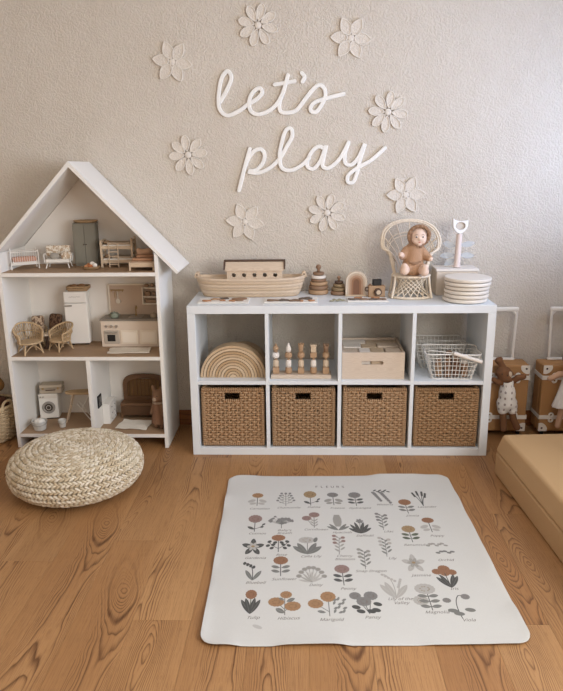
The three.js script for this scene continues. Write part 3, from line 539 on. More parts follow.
// ---------------------------------------------------------------- right end of the top: box, standing toy, discs
{
  const o = thing('keepsake_box', 'square cream wooden box with a flat lid behind the stack of discs', 'box', [0.602, topY, -0.305], 0);
  mesh('box_body', bx(-0.108, 0.100, 0, 0.122, -0.072, 0.062, 0.004, 2, 'y'), M(0xdccbb6, 0.65), o);
  mesh('box_lid', bx(-0.111, 0.103, 0.1225, 0.136, -0.075, 0.065, 0.003, 2, 'x'), M(0xe8ded2, 0.65), o);
  const d = thing('dragonfly_toy', 'white toy on a pale pink stick with an open cup head and clear wings', 'toy', [0.606, topY + 0.1365, -0.300], 0);
  const pinkish = M(0xe6d3c8, 0.5), wh = M(0xf4f0ea, 0.45);
  mesh('stick', [rod([0, 0.004, 0], [0.004, 0.168, 0], 0.016, 0.0145, 20), lathe([[0, 0], [0.02, 0], [0.02, 0.006], [0.016, 0.009], [0, 0.009]], 22)], pinkish, d);
  const hs = new THREE.Shape(); hs.moveTo(0, 0); hs.bezierCurveTo(0.014, 0.004, 0.038, 0.02, 0.038, 0.05); hs.lineTo(0.038, 0.072); hs.bezierCurveTo(0.02, 0.060, -0.02, 0.060, -0.038, 0.078); hs.lineTo(-0.038, 0.05); hs.bezierCurveTo(-0.038, 0.02, -0.014, 0.004, 0, 0);
  const ho = new THREE.Path(); ho.absellipse(0, 0.040, 0.024, 0.019, 0, Math.PI * 2, true); hs.holes.push(ho);
  mesh('cup_head', extrude(hs, 0.026, 0.003, 14).translate(0.004, 0.168, -0.013), wh, d);
  mesh('cup_bowl', ball(0.004, 0.209, -0.004, 0.026, 0.021, 0.008, 20, 12), M(0xcfc4b8, 0.5), d);
  const clear = new THREE.MeshPhysicalMaterial({ color: 0xeef1f3, transmission: 0.72, thickness: 0, roughness: 0.18, ior: 1.3 });
  const wing = (a, l, y) => { const s = new THREE.Shape(); s.moveTo(0.012, 0); s.bezierCurveTo(0.03, 0.022, l * 0.7, 0.026, l, 0.006); s.bezierCurveTo(l * 0.8, -0.016, 0.04, -0.018, 0.012, 0); return extrude(s, 0.003, 0.0006, 10).rotateZ(a).translate(0.003, y, -0.020); };
  for (const [a, l, y] of [[0.12, 0.088, 0.105], [-0.12, 0.088, 0.060], [Math.PI - 0.35, 0.080, 0.10], [Math.PI + 0.02, 0.092, 0.062], [Math.PI + 0.45, 0.075, 0.045]]) mesh('wing', wing(a, l, y), clear, d);
}
{
  const m = [M(0xe9dfd1, 0.6), M(0xe4d9ca, 0.6)];
  const where = ['bottom disc of the cream wooden stack', 'second disc from the bottom of the cream wooden stack', 'third disc from the bottom of the cream wooden stack', 'third disc from the top of the cream wooden stack', 'second disc from the top of the cream wooden stack', 'top disc of the cream wooden stack at the end of the bookcase'];
  for (let i = 0; i < 6; i++) {
    const r = 0.106 + (i > 3 ? 0.001 * i : 0), h = 0.0194;
    single('wooden_disc', boxUV(lathe([[0, 0], [r - 0.012, 0], [r - 0.0115, 0.0026], [r - 0.003, 0.003], [r, 0.006], [r, h - 0.003], [r - 0.003, h], [0, h]], 48), 'x'), m[i % 2], where[i], 'disc', [0.615 + [-0.004, 0.001, 0.002, 0.004, 0.005, 0.006][i], topY + i * 0.0196 + 0.0001, -0.117 + [0, 0.002, -0.002, 0, 0.001, 0][i]], i, 'stacked wooden discs');
  }
}
// ---------------------------------------------------------------- doll's house
const HX = { x0: -1.675, x1: -0.880, z0: -0.405, z1: -0.085, t: 0.018, attic: 0.922, mid: 0.495, low: 0.078, rx: -1.2775, ry: 1.446 };
{
  const o = thing('dollhouse', 'tall open white wooden dollhouse with pitched roof and three floors', 'dollhouse');
  const h = HX, m = mt.house, sl = (h.ry - 0.922) / (h.rx - -0.782);          // roof slope of the right-hand side
  const roofY = (x) => h.ry - Math.abs(x - h.rx) * Math.abs(sl);
  const rt = 0.026;                                                            // roof board measured vertically
  for (const s of [-1, 1]) {
    const xe = h.rx + s * 0.4955, ye = roofY(xe), xi = h.rx;
    const pr = s > 0 ? [[xi, h.ry], [xe, ye], [xe - 0.0095, ye - 0.0095], [xi, h.ry - rt]] : [[xi, h.ry], [xi, h.ry - rt], [xe + 0.0095, ye - 0.0095], [xe, ye]];
    mesh('roof_panel', extrude(shapeOf(pr), h.z1 - h.z0 + 0.004, 0).translate(0, 0, h.z0 - 0.002), m, o);
    const w0 = s < 0 ? h.x0 : h.x1 - h.t, w1 = w0 + h.t, a = roofY(w0) - rt - 0.0005, b = roofY(w1) - rt - 0.0005;
    mesh('side_wall', extrude(shapeOf([[w0, 0.0005], [w1, 0.0005], [w1, b], [w0, a]]), h.z1 - h.z0, 0.0008).translate(0, 0, h.z0), m, o);
  }
  const bw = shapeOf([[h.x0 + h.t, 0.03], [h.x1 - h.t, 0.03], [h.x1 - h.t, roofY(h.x1 - h.t) - rt - 0.001], [h.rx, h.ry - rt - 0.001], [h.x0 + h.t, roofY(h.x0 + h.t) - rt - 0.001]]);
  mesh('back_panel', extrude(bw, 0.006, 0).translate(0, 0, h.z0), mt.houseBack, o);
  for (const y of [h.attic, h.mid, h.low]) {
    const f = mesh('floor_board', bx(h.x0 + h.t, h.x1 - h.t, y - 0.02, y - 0.002, h.z0 + 0.006, h.z1, 0.001), m, o);
    mesh('floor_covering', bx(h.x0 + h.t, h.x1 - h.t, y - 0.002, y, h.z0 + 0.006, h.z1 - 0.004, 0, 1, 'x'), mt.houseFloor, f);
  }
  mesh('partition', bx(-1.278, -1.257, h.low, h.mid - 0.02, h.z0 + 0.006, h.z1 - 0.002, 0.001), m, o);
}
const aY = HX.attic + 0.0004, mY = HX.mid + 0.0004, lY = HX.low + 0.0004;
// ---- attic
{
  const o = thing('toy_crib', 'white wire dollhouse crib with a pink blanket at the left of the attic', 'toy crib', [-1.600, aY, -0.235], 0.55);
  const m = mt.whiteMetal, W = 0.066, D = 0.034, y0 = 0.024, y1 = 0.088;
  for (const sx of [-1, 1]) for (const sz of [-1, 1]) mesh('leg', [rod([sx * W, 0, sz * D], [sx * W, y1 + (sx < 0 ? 0.022 : 0.008), sz * D], 0.0026), ball(sx * W, 0.004, sz * D, 0.004)], m, o);
  for (const s of [-1, 1]) for (const y of [y0, y1]) { mesh('rail', rod([-W, y, s * D], [W, y, s * D], 0.002), m, o); mesh('rail', rod([s * W, y, -D], [s * W, y, D], 0.002), m, o); }
  for (let i = 1; i < 12; i++) for (const s of [-1, 1]) mesh('bar', rod([-W + (W * i) / 6, y0, s * D], [-W + (W * i) / 6, y1, s * D], 0.0011, 0.0011, 5), m, o);
  mesh('mattress', bx(-W + 0.004, W - 0.004, y0 - 0.002, y0 + 0.014, -D + 0.004, D - 0.004, 0.005, 2), mt.offwhite, o);
  mesh('blanket', bx(-W + 0.012, W - 0.005, y0 + 0.013, y0 + 0.036, -D + 0.005, D - 0.005, 0.008, 3), cloth(0xcf9a80), o);
}
{
  const o = thing('toy_sofa', 'cream dollhouse settee with a floral backrest and bolster', 'toy sofa', [-1.432, aY, -0.268], 0.12);
  const floral = tex(128, 128, (u, v) => { const n = noise(u * 14, v * 14, 61, 14, 14); return n > 0.62 ? [196, 170, 142] : n < 0.3 ? [214, 196, 172] : [238, 228, 212]; });
  const fm = new THREE.MeshStandardMaterial({ map: per(floral, 0.12), roughness: 0.9 });
  mesh('backrest', boxUV(bx(-0.066, 0.056, 0.056, 0.110, -0.04, -0.018, 0.008, 3), 'y'), fm, o);
  mesh('seat', bx(-0.060, 0.060, 0.026, 0.046, -0.04, 0.04, 0.008, 3), mt.offwhite, o);
  mesh('bolster', boxUV(ball(0.042, 0.060, 0.010, 0.028, 0.024, 0.024), 'y'), fm, o);
  mesh('cushion', boxUV(ball(-0.018, 0.058, 0.004, 0.026, 0.018, 0.016), 'y'), cloth(0xa9a196), o);
  for (const sx of [-1, 1]) { mesh('arm_loop', tube([[sx * 0.062, 0.03, -0.03], [sx * 0.068, 0.066, -0.02], [sx * 0.068, 0.066, 0.02], [sx * 0.062, 0.03, 0.036]], 0.003, 16, 6), mt.whiteMetal, o); for (const sz of [-1, 1]) mesh('leg', rod([sx * 0.050, 0.028, sz * 0.03], [sx * 0.058, 0, sz * 0.034], 0.003), mt.whiteMetal, o); }
}
{
  const o = thing('toy_wardrobe', 'grey green dollhouse wardrobe with two doors in the attic', 'toy wardrobe', [-1.306, aY, -0.346], 0.12), g = M(0x827d6f, 0.65);
  mesh('carcass', bx(-0.058, 0.058, 0.006, 0.220, -0.044, 0.038, 0.003, 2), g, o);
  for (const s of [-1, 1]) { const d = mesh('door', bx(s < 0 ? -0.055 : 0.0007, s < 0 ? -0.0007 : 0.055, 0.014, 0.214, 0.038, 0.044, 0.002), g, o); mesh('knob', ball(s * 0.006, 0.112, 0.047, 0.0035), mt.dark, d); }
  mesh('plinth', bx(-0.055, 0.055, 0, 0.006, -0.042, 0.036, 0), g, o);
  const h = thing('toy_hat_box', 'flat oval wicker lid resting on the grey wardrobe', 'toy basket', [-1.300, aY + 0.2206, -0.342], 0.1);
  mesh('tray', lathe([[0, 0], [0.050, 0], [0.056, 0.008], [0.054, 0.012], [0, 0.016]], 26).scale(1.08, 1, 0.72), mt.rattanDark, h);
  mesh('tray_rim', tube(Array.from({ length: 14 }, (_, i) => V(Math.cos(i / 14 * 6.283) * 0.060, 0.010, Math.sin(i / 14 * 6.283) * 0.040)), 0.003, 40, 6, true), mt.rattanDark, h);
}
{
  const o = thing('toy_basket', 'tiny basket with orange and white bits before the grey wardrobe', 'toy basket', [-1.243, aY, -0.190], 0);
  mesh('basket_bowl', lathe([[0, 0], [0.034, 0], [0.046, 0.014], [0.043, 0.015], [0.032, 0.003], [0, 0.003]], 24).scale(1, 1, 0.7), mt.rattanDark, o);
  [[-0.02, 0.014, 0.004, 0xc98a5c], [0.0, 0.016, 0.01, 0xb56e42], [0.018, 0.014, -0.004, 0xd8a070], [0.006, 0.028, -0.006, 0xf0e8dc], [0.022, 0.022, 0.006, 0xf0e8dc], [-0.012, 0.02, -0.01, 0xa0683f]].forEach(([x, y, z, c]) => mesh('filling', ball(x, y, z, 0.013, 0.011, 0.011, 10, 8), M(c, 0.9), o));
}
{
  const o = thing('toy_bunk_bed', 'pale wooden dollhouse bunk bed with a ladder', 'toy bed', [-1.128, aY, -0.300], 0.05), m = mt.beech;
  const W = 0.078, D = 0.042;
  for (const sx of [-1, 1]) for (const sz of [-1, 1]) mesh('post', bx(sx * W - 0.005, sx * W + 0.005, 0, sx > 0 ? 0.148 : 0.138, sz * D - 0.005, sz * D + 0.005, 0.001, 1, 'y'), m, o);
  for (const y of [0.022, 0.092]) { for (const s of [-1, 1]) mesh('rail', bx(-W + 0.005, W - 0.005, y, y + 0.016, s * D - 0.004, s * D + 0.004, 0.001, 1, 'x'), m, o); mesh('mattress', bx(-W + 0.005, W - 0.005, y + 0.006, y + 0.022, -D + 0.005, D - 0.005, 0.004, 2), mt.offwhite, o); }
  for (const sx of [-1, 1]) mesh('end_panel', [0.04, 0.064, 0.112, 0.128].map((y) => bx(sx * W - 0.003, sx * W + 0.003, y, y + 0.009, -D + 0.004, D - 0.004, 0, 1, 'z')), m, o);
  mesh('quilt', [bx(-0.05, W - 0.008, 0.113, 0.126, -D + 0.006, D - 0.006, 0.005, 3), bx(-0.03, W - 0.01, 0.043, 0.054, -D + 0.006, D - 0.006, 0.005, 3)], cloth(0xb9a48c), o);
  mesh('pillow', [ball(-0.058, 0.124, 0, 0.017, 0.010, 0.026), ball(-0.058, 0.052, 0, 0.017, 0.009, 0.026)], cloth(0xa98a6c), o);
  const l = mesh('ladder', [bx(-0.040, -0.035, 0, 0.118, 0.050, 0.055, 0.001), bx(0.006, 0.011, 0, 0.118, 0.050, 0.055, 0.001)], m, o);
  for (let k = 0; k < 5; k++) mesh('rung', rod([-0.036, 0.016 + k * 0.021, 0.0525], [0.008, 0.016 + k * 0.021, 0.0525], 0.0028), m, l);
}
{
  const o = thing('toy_bed', 'low wooden dollhouse bed heaped with brown bedding at the attic edge', 'toy bed', [-0.972, aY, -0.190], 0), m = mt.beech;
  for (const sx of [-1, 1]) for (const sz of [-1, 1]) mesh('leg', bx(sx * 0.058 - 0.004, sx * 0.058 + 0.004, 0, sz < 0 ? 0.05 : 0.046, sz * 0.06 - 0.004, sz * 0.06 + 0.004, 0.001, 1, 'y'), m, o);
  for (const s of [-1, 1]) mesh('rail', bx(-0.058, 0.058, 0.018, 0.040, s * 0.06 - 0.003, s * 0.06 + 0.003, 0.001, 1, 'x'), m, o);
  for (const s of [-1, 1]) mesh('rail', bx(s * 0.058 - 0.003, s * 0.058 + 0.003, 0.018, 0.040, -0.057, 0.057, 0.001, 1, 'z'), m, o);
  mesh('mattress', bx(-0.054, 0.054, 0.024, 0.046, -0.056, 0.056, 0.005, 2), cloth(0xbb9a7e), o);
  mesh('blanket', [bx(-0.05, 0.052, 0.047, 0.060, -0.05, 0.05, 0.006, 3), move(bx(-0.045, 0.04, 0, 0.011, -0.035, 0.03, 0.005, 3), 0.006, 0.0605, -0.01, 0.25)], cloth(0xb28564), o);
  mesh('pillow', body([[-0.026, 0.078, -0.034, 0.016, 0.02, 0.083, -0.034, 0.018], [-0.03, 0.088, -0.03, 0.013, -0.03, 0.088, -0.03, 0.013]], 0.004, 0.01), cloth(0xc9a283), o);
}
// ---- middle floor
const dollCane = new THREE.MeshStandardMaterial({ color: 0xdcc6a4, map: per(weaveNoise, 0.1), roughness: 0.65 });
function rattanChair(label, pos, turn, s, mat_) {
  const o = thing('toy_rattan_chair', label, 'toy chair', pos, turn, 'rattan doll chairs in the middle room'); o.scale.setScalar(s);
  const m = mat_ || dollCane, R = 0.05;
  mesh('seat', [lathe([[0, 0.048], [R - 0.004, 0.048], [R, 0.052], [R - 0.004, 0.056], [0, 0.054]], 20), tube(Array.from({ length: 12 }, (_, i) => V(Math.cos(i / 12 * 6.283) * R, 0.052, Math.sin(i / 12 * 6.283) * R)), 0.0042, 32, 6, true)], m, o);
  const rimAt = (a) => { const k = 0.5 + 0.5 * Math.cos(a), f = 1.14 + 0.22 * k; return V(Math.sin(a) * R * f, 0.080 + 0.052 * k ** 1.3, -Math.cos(a) * R * f); };
  const rim = []; for (let i = -10; i <= 10; i++) rim.push(rimAt((i / 10) * 1.95));
  mesh('back_rim', [tube([V(rim[0].x * 0.9, 0.05, rim[0].z * 0.9), ...rim, V(rim[20].x * 0.9, 0.05, rim[20].z * 0.9)], 0.0048, 60, 6), tube(rim.map((p) => V(p.x * 0.93, 0.050 + (p.y - 0.05) * 0.55, p.z * 0.93)), 0.0028, 40, 5)], m, o);
  mesh('back_lattice', Array.from({ length: 19 }, (_, i) => (i - 9) / 9).flatMap((u) => [-1, 1].map((k) => { const a = u * 1.8, p = rimAt(a), b = a + k * 0.22; return rod(p, V(Math.sin(b) * R, 0.052, -Math.cos(b) * R), 0.0016, 0.0016, 4); })), m, o);
  for (const [sx, sz] of [[-1, 1], [1, 1], [-1, -1], [1, -1]]) mesh('leg', rod([sx * 0.032, 0.05, sz * 0.032], [sx * 0.042, 0, sz * 0.042], 0.004, 0.004, 6), m, o);
  mesh('brace', [[1, 1, -1, 1], [-1, 1, -1, -1], [-1, -1, 1, -1], [1, -1, 1, 1]].flatMap(([a, b, c, d]) => [tube([[a * 0.040, 0.01, b * 0.040], [(a + c) * 0.019, 0.042, (b + d) * 0.019], [c * 0.040, 0.01, d * 0.040]], 0.0022, 12, 5)]), m, o);
  return o;
}
function pillowGeo(w, h, t) { const g = new THREE.SphereGeometry(1, 28, 20), p = g.attributes.position, f = (a, e) => Math.sign(a) * Math.abs(a) ** e; for (let i = 0; i < p.count; i++) { const x = f(p.getX(i), 0.55), y = f(p.getY(i), 0.55), z = p.getZ(i); p.setXYZ(i, x * w * (1 - 0.10 * (1 - y * y)), y * h * (1 - 0.10 * (1 - x * x)), z * t); } g.computeVertexNormals(); return g; }
const patt = tex(128, 128, (u, v) => { const n = noise(u * 12, v * 12, 71, 12, 12), q = noise(u * 30, v * 30, 72, 30, 30); return n > 0.58 ? [108, 84, 66] : q > 0.66 ? [150, 122, 98] : [196, 172, 146]; });
const pattMat = new THREE.MeshStandardMaterial({ map: per(patt, 0.1), roughness: 0.95 });
const pattDark = new THREE.MeshStandardMaterial({ color: 0x968272, map: per(patt, 0.08), roughness: 0.95 });
rattanChair('little rattan tub chair nearest the left edge of the dollhouse middle floor', [-1.584, mY, -0.158], 0.75, 1.12);
rattanChair('little rattan tub chair turned toward the white toy refrigerator', [-1.448, mY, -0.222], -0.6, 1.02);
rattanChair('back rattan doll chair holding a pale patterned cushion', [-1.606, mY, -0.325], 0.35, 0.78);
rattanChair('back rattan doll chair holding a dark patterned cushion', [-1.500, mY, -0.335], -0.2, 0.78);
{
  const pil = (name, label, pos, turn, m, w, h) => single(name, boxUV(pillowGeo(w + 0.008, h + 0.006, 0.017).rotateX(-0.25), 'y'), m, label, 'toy cushion', pos, turn, 'cushions on the doll chairs');
  pil('toy_cushion', 'square beige patterned cushion on a back doll chair', [-1.596, mY + 0.120, -0.318], 0.35, pattMat, 0.028, 0.040);
  pil('toy_cushion', 'dark brown patterned cushion with pointed corner on a back doll chair', [-1.504, mY + 0.126, -0.330], -0.25, pattDark, 0.034, 0.042);
  pil('toy_cushion', 'plain white cushion behind the leftmost rattan doll chair', [-1.628, mY + 0.098, -0.258], 0.5, mt.offwhite, 0.010, 0.032);
  const t = thing('toy_table', 'small round rattan table between the doll chairs', 'toy table', [-1.532, mY, -0.256], 0);
  mesh('table_top', lathe([[0, 0.070], [0.028, 0.070], [0.030, 0.073], [0.028, 0.077], [0, 0.077]], 24), mt.rattan, t);
  mesh('stem', [lathe([[0.010, 0.07], [0.006, 0.04], [0.012, 0.01], [0.022, 0.004], [0.022, 0], [0, 0]], 18)], mt.dark, t);
}
{
  const o = thing('toy_refrigerator', 'white rounded dollhouse refrigerator with chrome handle', 'toy refrigerator', [-1.385, mY, -0.345], 0.12), w = M(0xf0ebe3, 0.35);
  mesh('fridge_body', bx(-0.060, 0.060, 0.006, 0.292, -0.040, 0.026, 0.010, 3), w, o);
  mesh('freezer_door', bx(-0.060, 0.060, 0.232, 0.292, 0.0275, 0.040, 0.006, 3), w, o);
  const d = mesh('fridge_door', bx(-0.060, 0.060, 0.010, 0.229, 0.0275, 0.040, 0.006, 3), w, o);
  mesh('handle', bx(-0.056, -0.018, 0.214, 0.222, 0.0405, 0.047, 0.002), mt.steel, d);
  mesh('lettering', [-0.026, -0.014, -0.002, 0.010, 0.022].map((x, i) => tube([[x - 0.005, 0.262, 0.0402], [x, 0.266 + (i % 2) * 0.003, 0.0402], [x + 0.004, 0.262, 0.0402], [x + 0.007, 0.265, 0.0402]], 0.0009, 6, 4)), mt.steel, o);
  mesh('foot', [bx(-0.05, -0.03, 0, 0.007, 0.0, 0.02, 0), bx(0.03, 0.05, 0, 0.007, 0.0, 0.02, 0)], mt.black, o);
  const b = thing('toy_bread_basket', 'low wicker tray with brown contents on top of the toy refrigerator', 'toy basket', [-1.372, mY + 0.2925, -0.345], 0.1);
  mesh('tray', [bx(-0.048, 0.052, 0, 0.006, -0.03, 0.03, 0.002), ...[0.012, 0.022].map((y) => tube([[-0.05, y, -0.032], [0.002, y, -0.033], [0.054, y, -0.032], [0.056, y, 0], [0.054, y, 0.032], [0.002, y, 0.033], [-0.05, y, 0.032], [-0.052, y, 0]], 0.005, 40, 5, true))], mt.rattanDark, b);
  mesh('filling', [ball(-0.02, 0.022, 0, 0.02, 0.012, 0.016), ball(0.02, 0.024, 0.004, 0.022, 0.012, 0.016)], M(0x9a714c, 0.9), b);
}
{
  const o = thing('toy_kitchen', 'pale pink dollhouse kitchen unit with oven, two cupboard doors and pegboard', 'toy kitchen', [-1.094, mY, -0.338], 0);
  const pk = M(0xe4d2be, 0.6), W = 0.152, H = 0.140, board = M(0xc9b19a, 0.7);
  mesh('cabinet', bx(-W, W, 0.0, H, -0.055, 0.062, 0.003, 2), pk, o);
  mesh('worktop', bx(-W - 0.003, W + 0.001, H + 0.0005, H + 0.010, -0.057, 0.066, 0.002), M(0x8f8577, 0.5), o);
  const ov = mesh('oven_door', bx(-0.136, -0.056, 0.018, 0.090, 0.0625, 0.068, 0.008, 3), M(0xbcaf9f, 0.45), o);
  mesh('oven_window', bx(-0.118, -0.076, 0.032, 0.068, 0.0685, 0.070, 0.002), mt.black, ov); mesh('oven_handle', rod([-0.126, 0.080, 0.073], [-0.066, 0.080, 0.073], 0.003), mt.steel, ov);
  for (const x of [-0.048, 0.054]) { const d = mesh('cupboard_door', bx(x, x + 0.092, 0.016, 0.092, 0.0625, 0.067, 0.012, 4), M(0xefe0cb, 0.6), o); mesh('door_panel', bx(x + 0.010, x + 0.082, 0.026, 0.082, 0.0672, 0.069, 0.008, 3), M(0xf3e6d4, 0.6), d); }
  for (let k = 0; k < 3; k++) mesh('oven_knob', move(new THREE.CylinderGeometry(0.007, 0.008, 0.009, 16), -0.122 + k * 0.027, 0.112, 0.067, 0, Math.PI / 2), mt.steel, o);
  mesh('backboard', bx(-0.126, W, H + 0.0105, 0.316, -0.057, -0.050, 0.001), board, o);
  mesh('backboard_frame', [bx(-0.130, W, 0.312, 0.320, -0.057, -0.046, 0.001), bx(-0.132, -0.124, H + 0.0105, 0.320, -0.057, -0.046, 0.001)], M(0xe9dcc8, 0.6), o);
  const rk = mesh('hook_rail', [rod([-0.116, 0.286, -0.045], [-0.046, 0.286, -0.045], 0.003), ...[-0.11, -0.09, -0.07, -0.05].map((x) => tube([[x, 0.287, -0.045], [x, 0.280, -0.039], [x, 0.276, -0.042]], 0.0016, 6, 4))], mt.brass, o);
  mesh('pan', [rod([-0.078, 0.278, -0.040], [-0.078, 0.238, -0.040], 0.0025), move(new THREE.CylinderGeometry(0.013, 0.013, 0.006, 18), -0.078, 0.227, -0.041, 0, Math.PI / 2)], M(0xd8cdbb, 0.4), rk);
  mesh('ladle', rod([-0.092, 0.276, -0.040], [-0.094, 0.246, -0.040], 0.002), mt.brass, rk);
  const sh = mesh('wall_shelf', [bx(0.058, 0.064, 0.212, 0.304, -0.0495, -0.018, 0.001), bx(0.140, 0.146, 0.212, 0.304, -0.0495, -0.018, 0.001), ...[0.212, 0.250, 0.298].map((y) => bx(0.064, 0.140, y, y + 0.006, -0.0495, -0.018, 0.001))], M(0xf0e4d2, 0.6), o);
  mesh('crockery', [ball(0.082, 0.312, -0.034, 0.013, 0.010, 0.013), ball(0.112, 0.314, -0.034, 0.011, 0.012, 0.011), bx(0.074, 0.10, 0.2565, 0.280, -0.045, -0.025, 0.003), ball(0.122, 0.268, -0.034, 0.011), bx(0.076, 0.13, 0.2185, 0.236, -0.045, -0.024, 0.003)], M(0xa88a6e, 0.6), sh);
  mesh('tap', [tube([[0.020, H + 0.008, -0.02], [0.020, H + 0.055, -0.02], [0.026, H + 0.066, -0.008], [0.032, H + 0.055, 0.002]], 0.003, 16, 6), ball(0.020, H + 0.014, -0.02, 0.006)], mt.brass, o);
  mesh('sink', [bx(-0.010, 0.062, H + 0.0102, H + 0.013, -0.03, 0.04, 0.002)], mt.steel, o);
}
{
  const p = (label, x, c, r, h, z) => { const o = thing('toy_pot', label, 'toy pot', [x, mY + 0.1505, z], 0, 'pots on the toy kitchen'); mesh('pot_body', lathe([[0, 0], [r * 0.85, 0], [r, 0.004], [r, h], [r * 0.9, h], [0, h * 0.96]], 22), M(c, 0.45), o); mesh('pot_lid', lathe([[0, h + 0.008], [r * 0.15, h + 0.008], [r * 0.2, h + 0.004], [r * 0.98, h + 0.0005], [0, h + 0.0005]], 22), M(c, 0.45), o); mesh('handle', [move(new THREE.TorusGeometry(0.006, 0.002, 5, 12), r + 0.003, h * 0.7, 0, 0, 1.57), move(new THREE.TorusGeometry(0.006, 0.002, 5, 12), -r - 0.003, h * 0.7, 0, 0, 1.57)], M(c, 0.45), o); };
  p('grey green toy saucepan on the toy kitchen hob', -1.180, 0x8f9684, 0.022, 0.024, -0.318); p('beige toy saucepan at the right end of the toy kitchen', -0.972, 0xb5a085, 0.017, 0.020, -0.320);
}
function rugGeo(w, d, amp, s) { const g = new THREE.BoxGeometry(w, 0.003, d, 30, 1, 16), p = g.attributes.position; for (let i = 0; i < p.count; i++) { const x = p.getX(i), z = p.getZ(i); p.setY(i, p.getY(i) + 0.0018 + amp * noise(x * 26 + 9, z * 30 + 4, s)); p.setX(i, x + (noise(z * 40, 3, s) - 0.5) * 0.008); p.setZ(i, z + (noise(x * 30, 7, s) - 0.5) * 0.008); } g.computeVertexNormals(); return boxUV(g, 'x'); }
single('toy_rug', rugGeo(0.215, 0.105, 0.006, 81), cloth(0xe8dcca, 0.0015), 'crumpled cream rug on the floor before the toy kitchen', 'toy rug', [-1.078, mY, -0.192], 0.05);
// ---- ground floor
{
  const o = thing('toy_washing_machine', 'white dollhouse washing machine with round grey door', 'toy washer', [-1.583, lY, -0.335], 0.16), w = M(0xeee8de, 0.45);
  mesh('machine_body', bx(-0.051, 0.051, 0.004, 0.144, -0.045, 0.040, 0.005, 2), w, o);
  mesh('control_strip', [bx(-0.048, 0.048, 0.120, 0.140, 0.0402, 0.043, 0.001)], M(0xe2d9cc, 0.5), o);
  for (const x of [-0.038, -0.024]) mesh('dial', move(new THREE.CylinderGeometry(0.004, 0.004, 0.005, 12), x, 0.130, 0.045, 0, Math.PI / 2), mt.steel, o);
  const d = mesh('porthole_ring', new THREE.TorusGeometry(0.028, 0.007, 10, 30).translate(0.0, 0.068, 0.042), M(0x9c958b, 0.4), o);
  mesh('porthole_glass', ball(0, 0.068, 0.040, 0.025, 0.025, 0.007, 20, 12), M(0x4c443c, 0.2), d); mesh('drum', new THREE.TorusGeometry(0.012, 0.002, 6, 20).translate(0, 0.068, 0.046), M(0xb4aca2, 0.3), d);
  mesh('foot', [bx(-0.045, 0.045, 0, 0.005, -0.04, 0.036, 0)], mt.black, o);
  const c = thing('toy_suitcase', 'tiny grey beige suitcase on top of the toy washing machine', 'toy suitcase', [-1.566, lY + 0.1445, -0.335], 0.14);
  mesh('case_lower', bx(-0.058, 0.062, 0, 0.030, -0.035, 0.036, 0.006, 3), M(0xb7a792, 0.7), c); mesh('case_lid', bx(-0.058, 0.062, 0.0305, 0.050, -0.035, 0.036, 0.006, 3), M(0xc1b19b, 0.7), c);
  mesh('handle', [tube([[-0.022, 0.022, 0.036], [-0.02, 0.024, 0.044], [0.024, 0.024, 0.044], [0.026, 0.022, 0.036]], 0.003, 14, 6)], mt.dark, c); mesh('clasp', [bx(-0.042, -0.034, 0.024, 0.036, 0.036, 0.039, 0), bx(0.038, 0.046, 0.024, 0.036, 0.036, 0.039, 0)], mt.brass, c);
}
{
  const pail = (name, label, pos, r, h, hd) => { const o = thing(name, label, 'toy bucket', pos, 0.3, 'toy buckets'); const m = M(0xd6d2c9, 0.4); mesh('pail', lathe([[0, 0], [r * 0.72, 0], [r * 0.76, 0.003], [r * 0.95, h - 0.004], [r, h - 0.002], [r, h], [r * 0.92, h], [r * 0.70, 0.006], [0, 0.006]], 28), m, o); if (hd) mesh('handle', tube([[-r, h - 0.004, 0], [-r * 0.8, h - 0.012, r * 0.75], [0, h - 0.018, r * 1.08], [r * 0.8, h - 0.012, r * 0.75], [r, h - 0.004, 0]], 0.0016, 18, 5), mt.steel, o); return o; };
  const b = pail('toy_tub', 'white enamel toy washtub in front of the toy washing machine', [-1.573, lY, -0.145], 0.040, 0.050, true);
  mesh('laundry', body([[-0.015, 0.044, 0, 0.012, 0.016, 0.045, 0.006, 0.013], [0, 0.044, -0.014, 0.012, 0.004, 0.046, 0.014, 0.010]], 0.004, 0.012), mt.offwhite, b);
  pail('toy_bucket', 'small grey toy bucket to the right of the white washtub', [-1.465, lY, -0.180], 0.021, 0.042, true);
}
{
  const o = thing('toy_drying_rack', 'folding wooden toy ironing board on crossed white legs', 'toy rack', [-1.392, lY, -0.270], 0.10), m = mt.beech;
  const s = new THREE.Shape(); s.moveTo(-0.095, 0.0); s.bezierCurveTo(-0.09, 0.03, -0.04, 0.034, 0.06, 0.034); s.lineTo(0.06, -0.034); s.bezierCurveTo(-0.04, -0.034, -0.09, -0.03, -0.095, 0);
  mesh('board', boxUV(extrude(s, 0.012, 0.002, 12).rotateX(Math.PI / 2).translate(0.02, 0.172, 0), 'x'), wood(0xd8c09c), o);
  for (const z of [-0.024, 0.024]) { mesh('leg', rod([-0.075, 0, z], [-0.03, 0.16, z], 0.0034), m, o); mesh('crossed_leg', rod([0.062, 0, z * 0.8], [-0.012, 0.105, z * 0.8], 0.0032), mt.whiteMetal, o); mesh('crossed_leg', rod([0.0, 0.062, z * 0.7], [0.062, 0.160, z * 0.7], 0.0032), mt.whiteMetal, o); }
  mesh('stretcher', [rod([-0.070, 0.02, -0.024], [-0.070, 0.02, 0.024], 0.0026), rod([0.054, 0.012, -0.02], [0.054, 0.012, 0.02], 0.0026)], m, o);
}
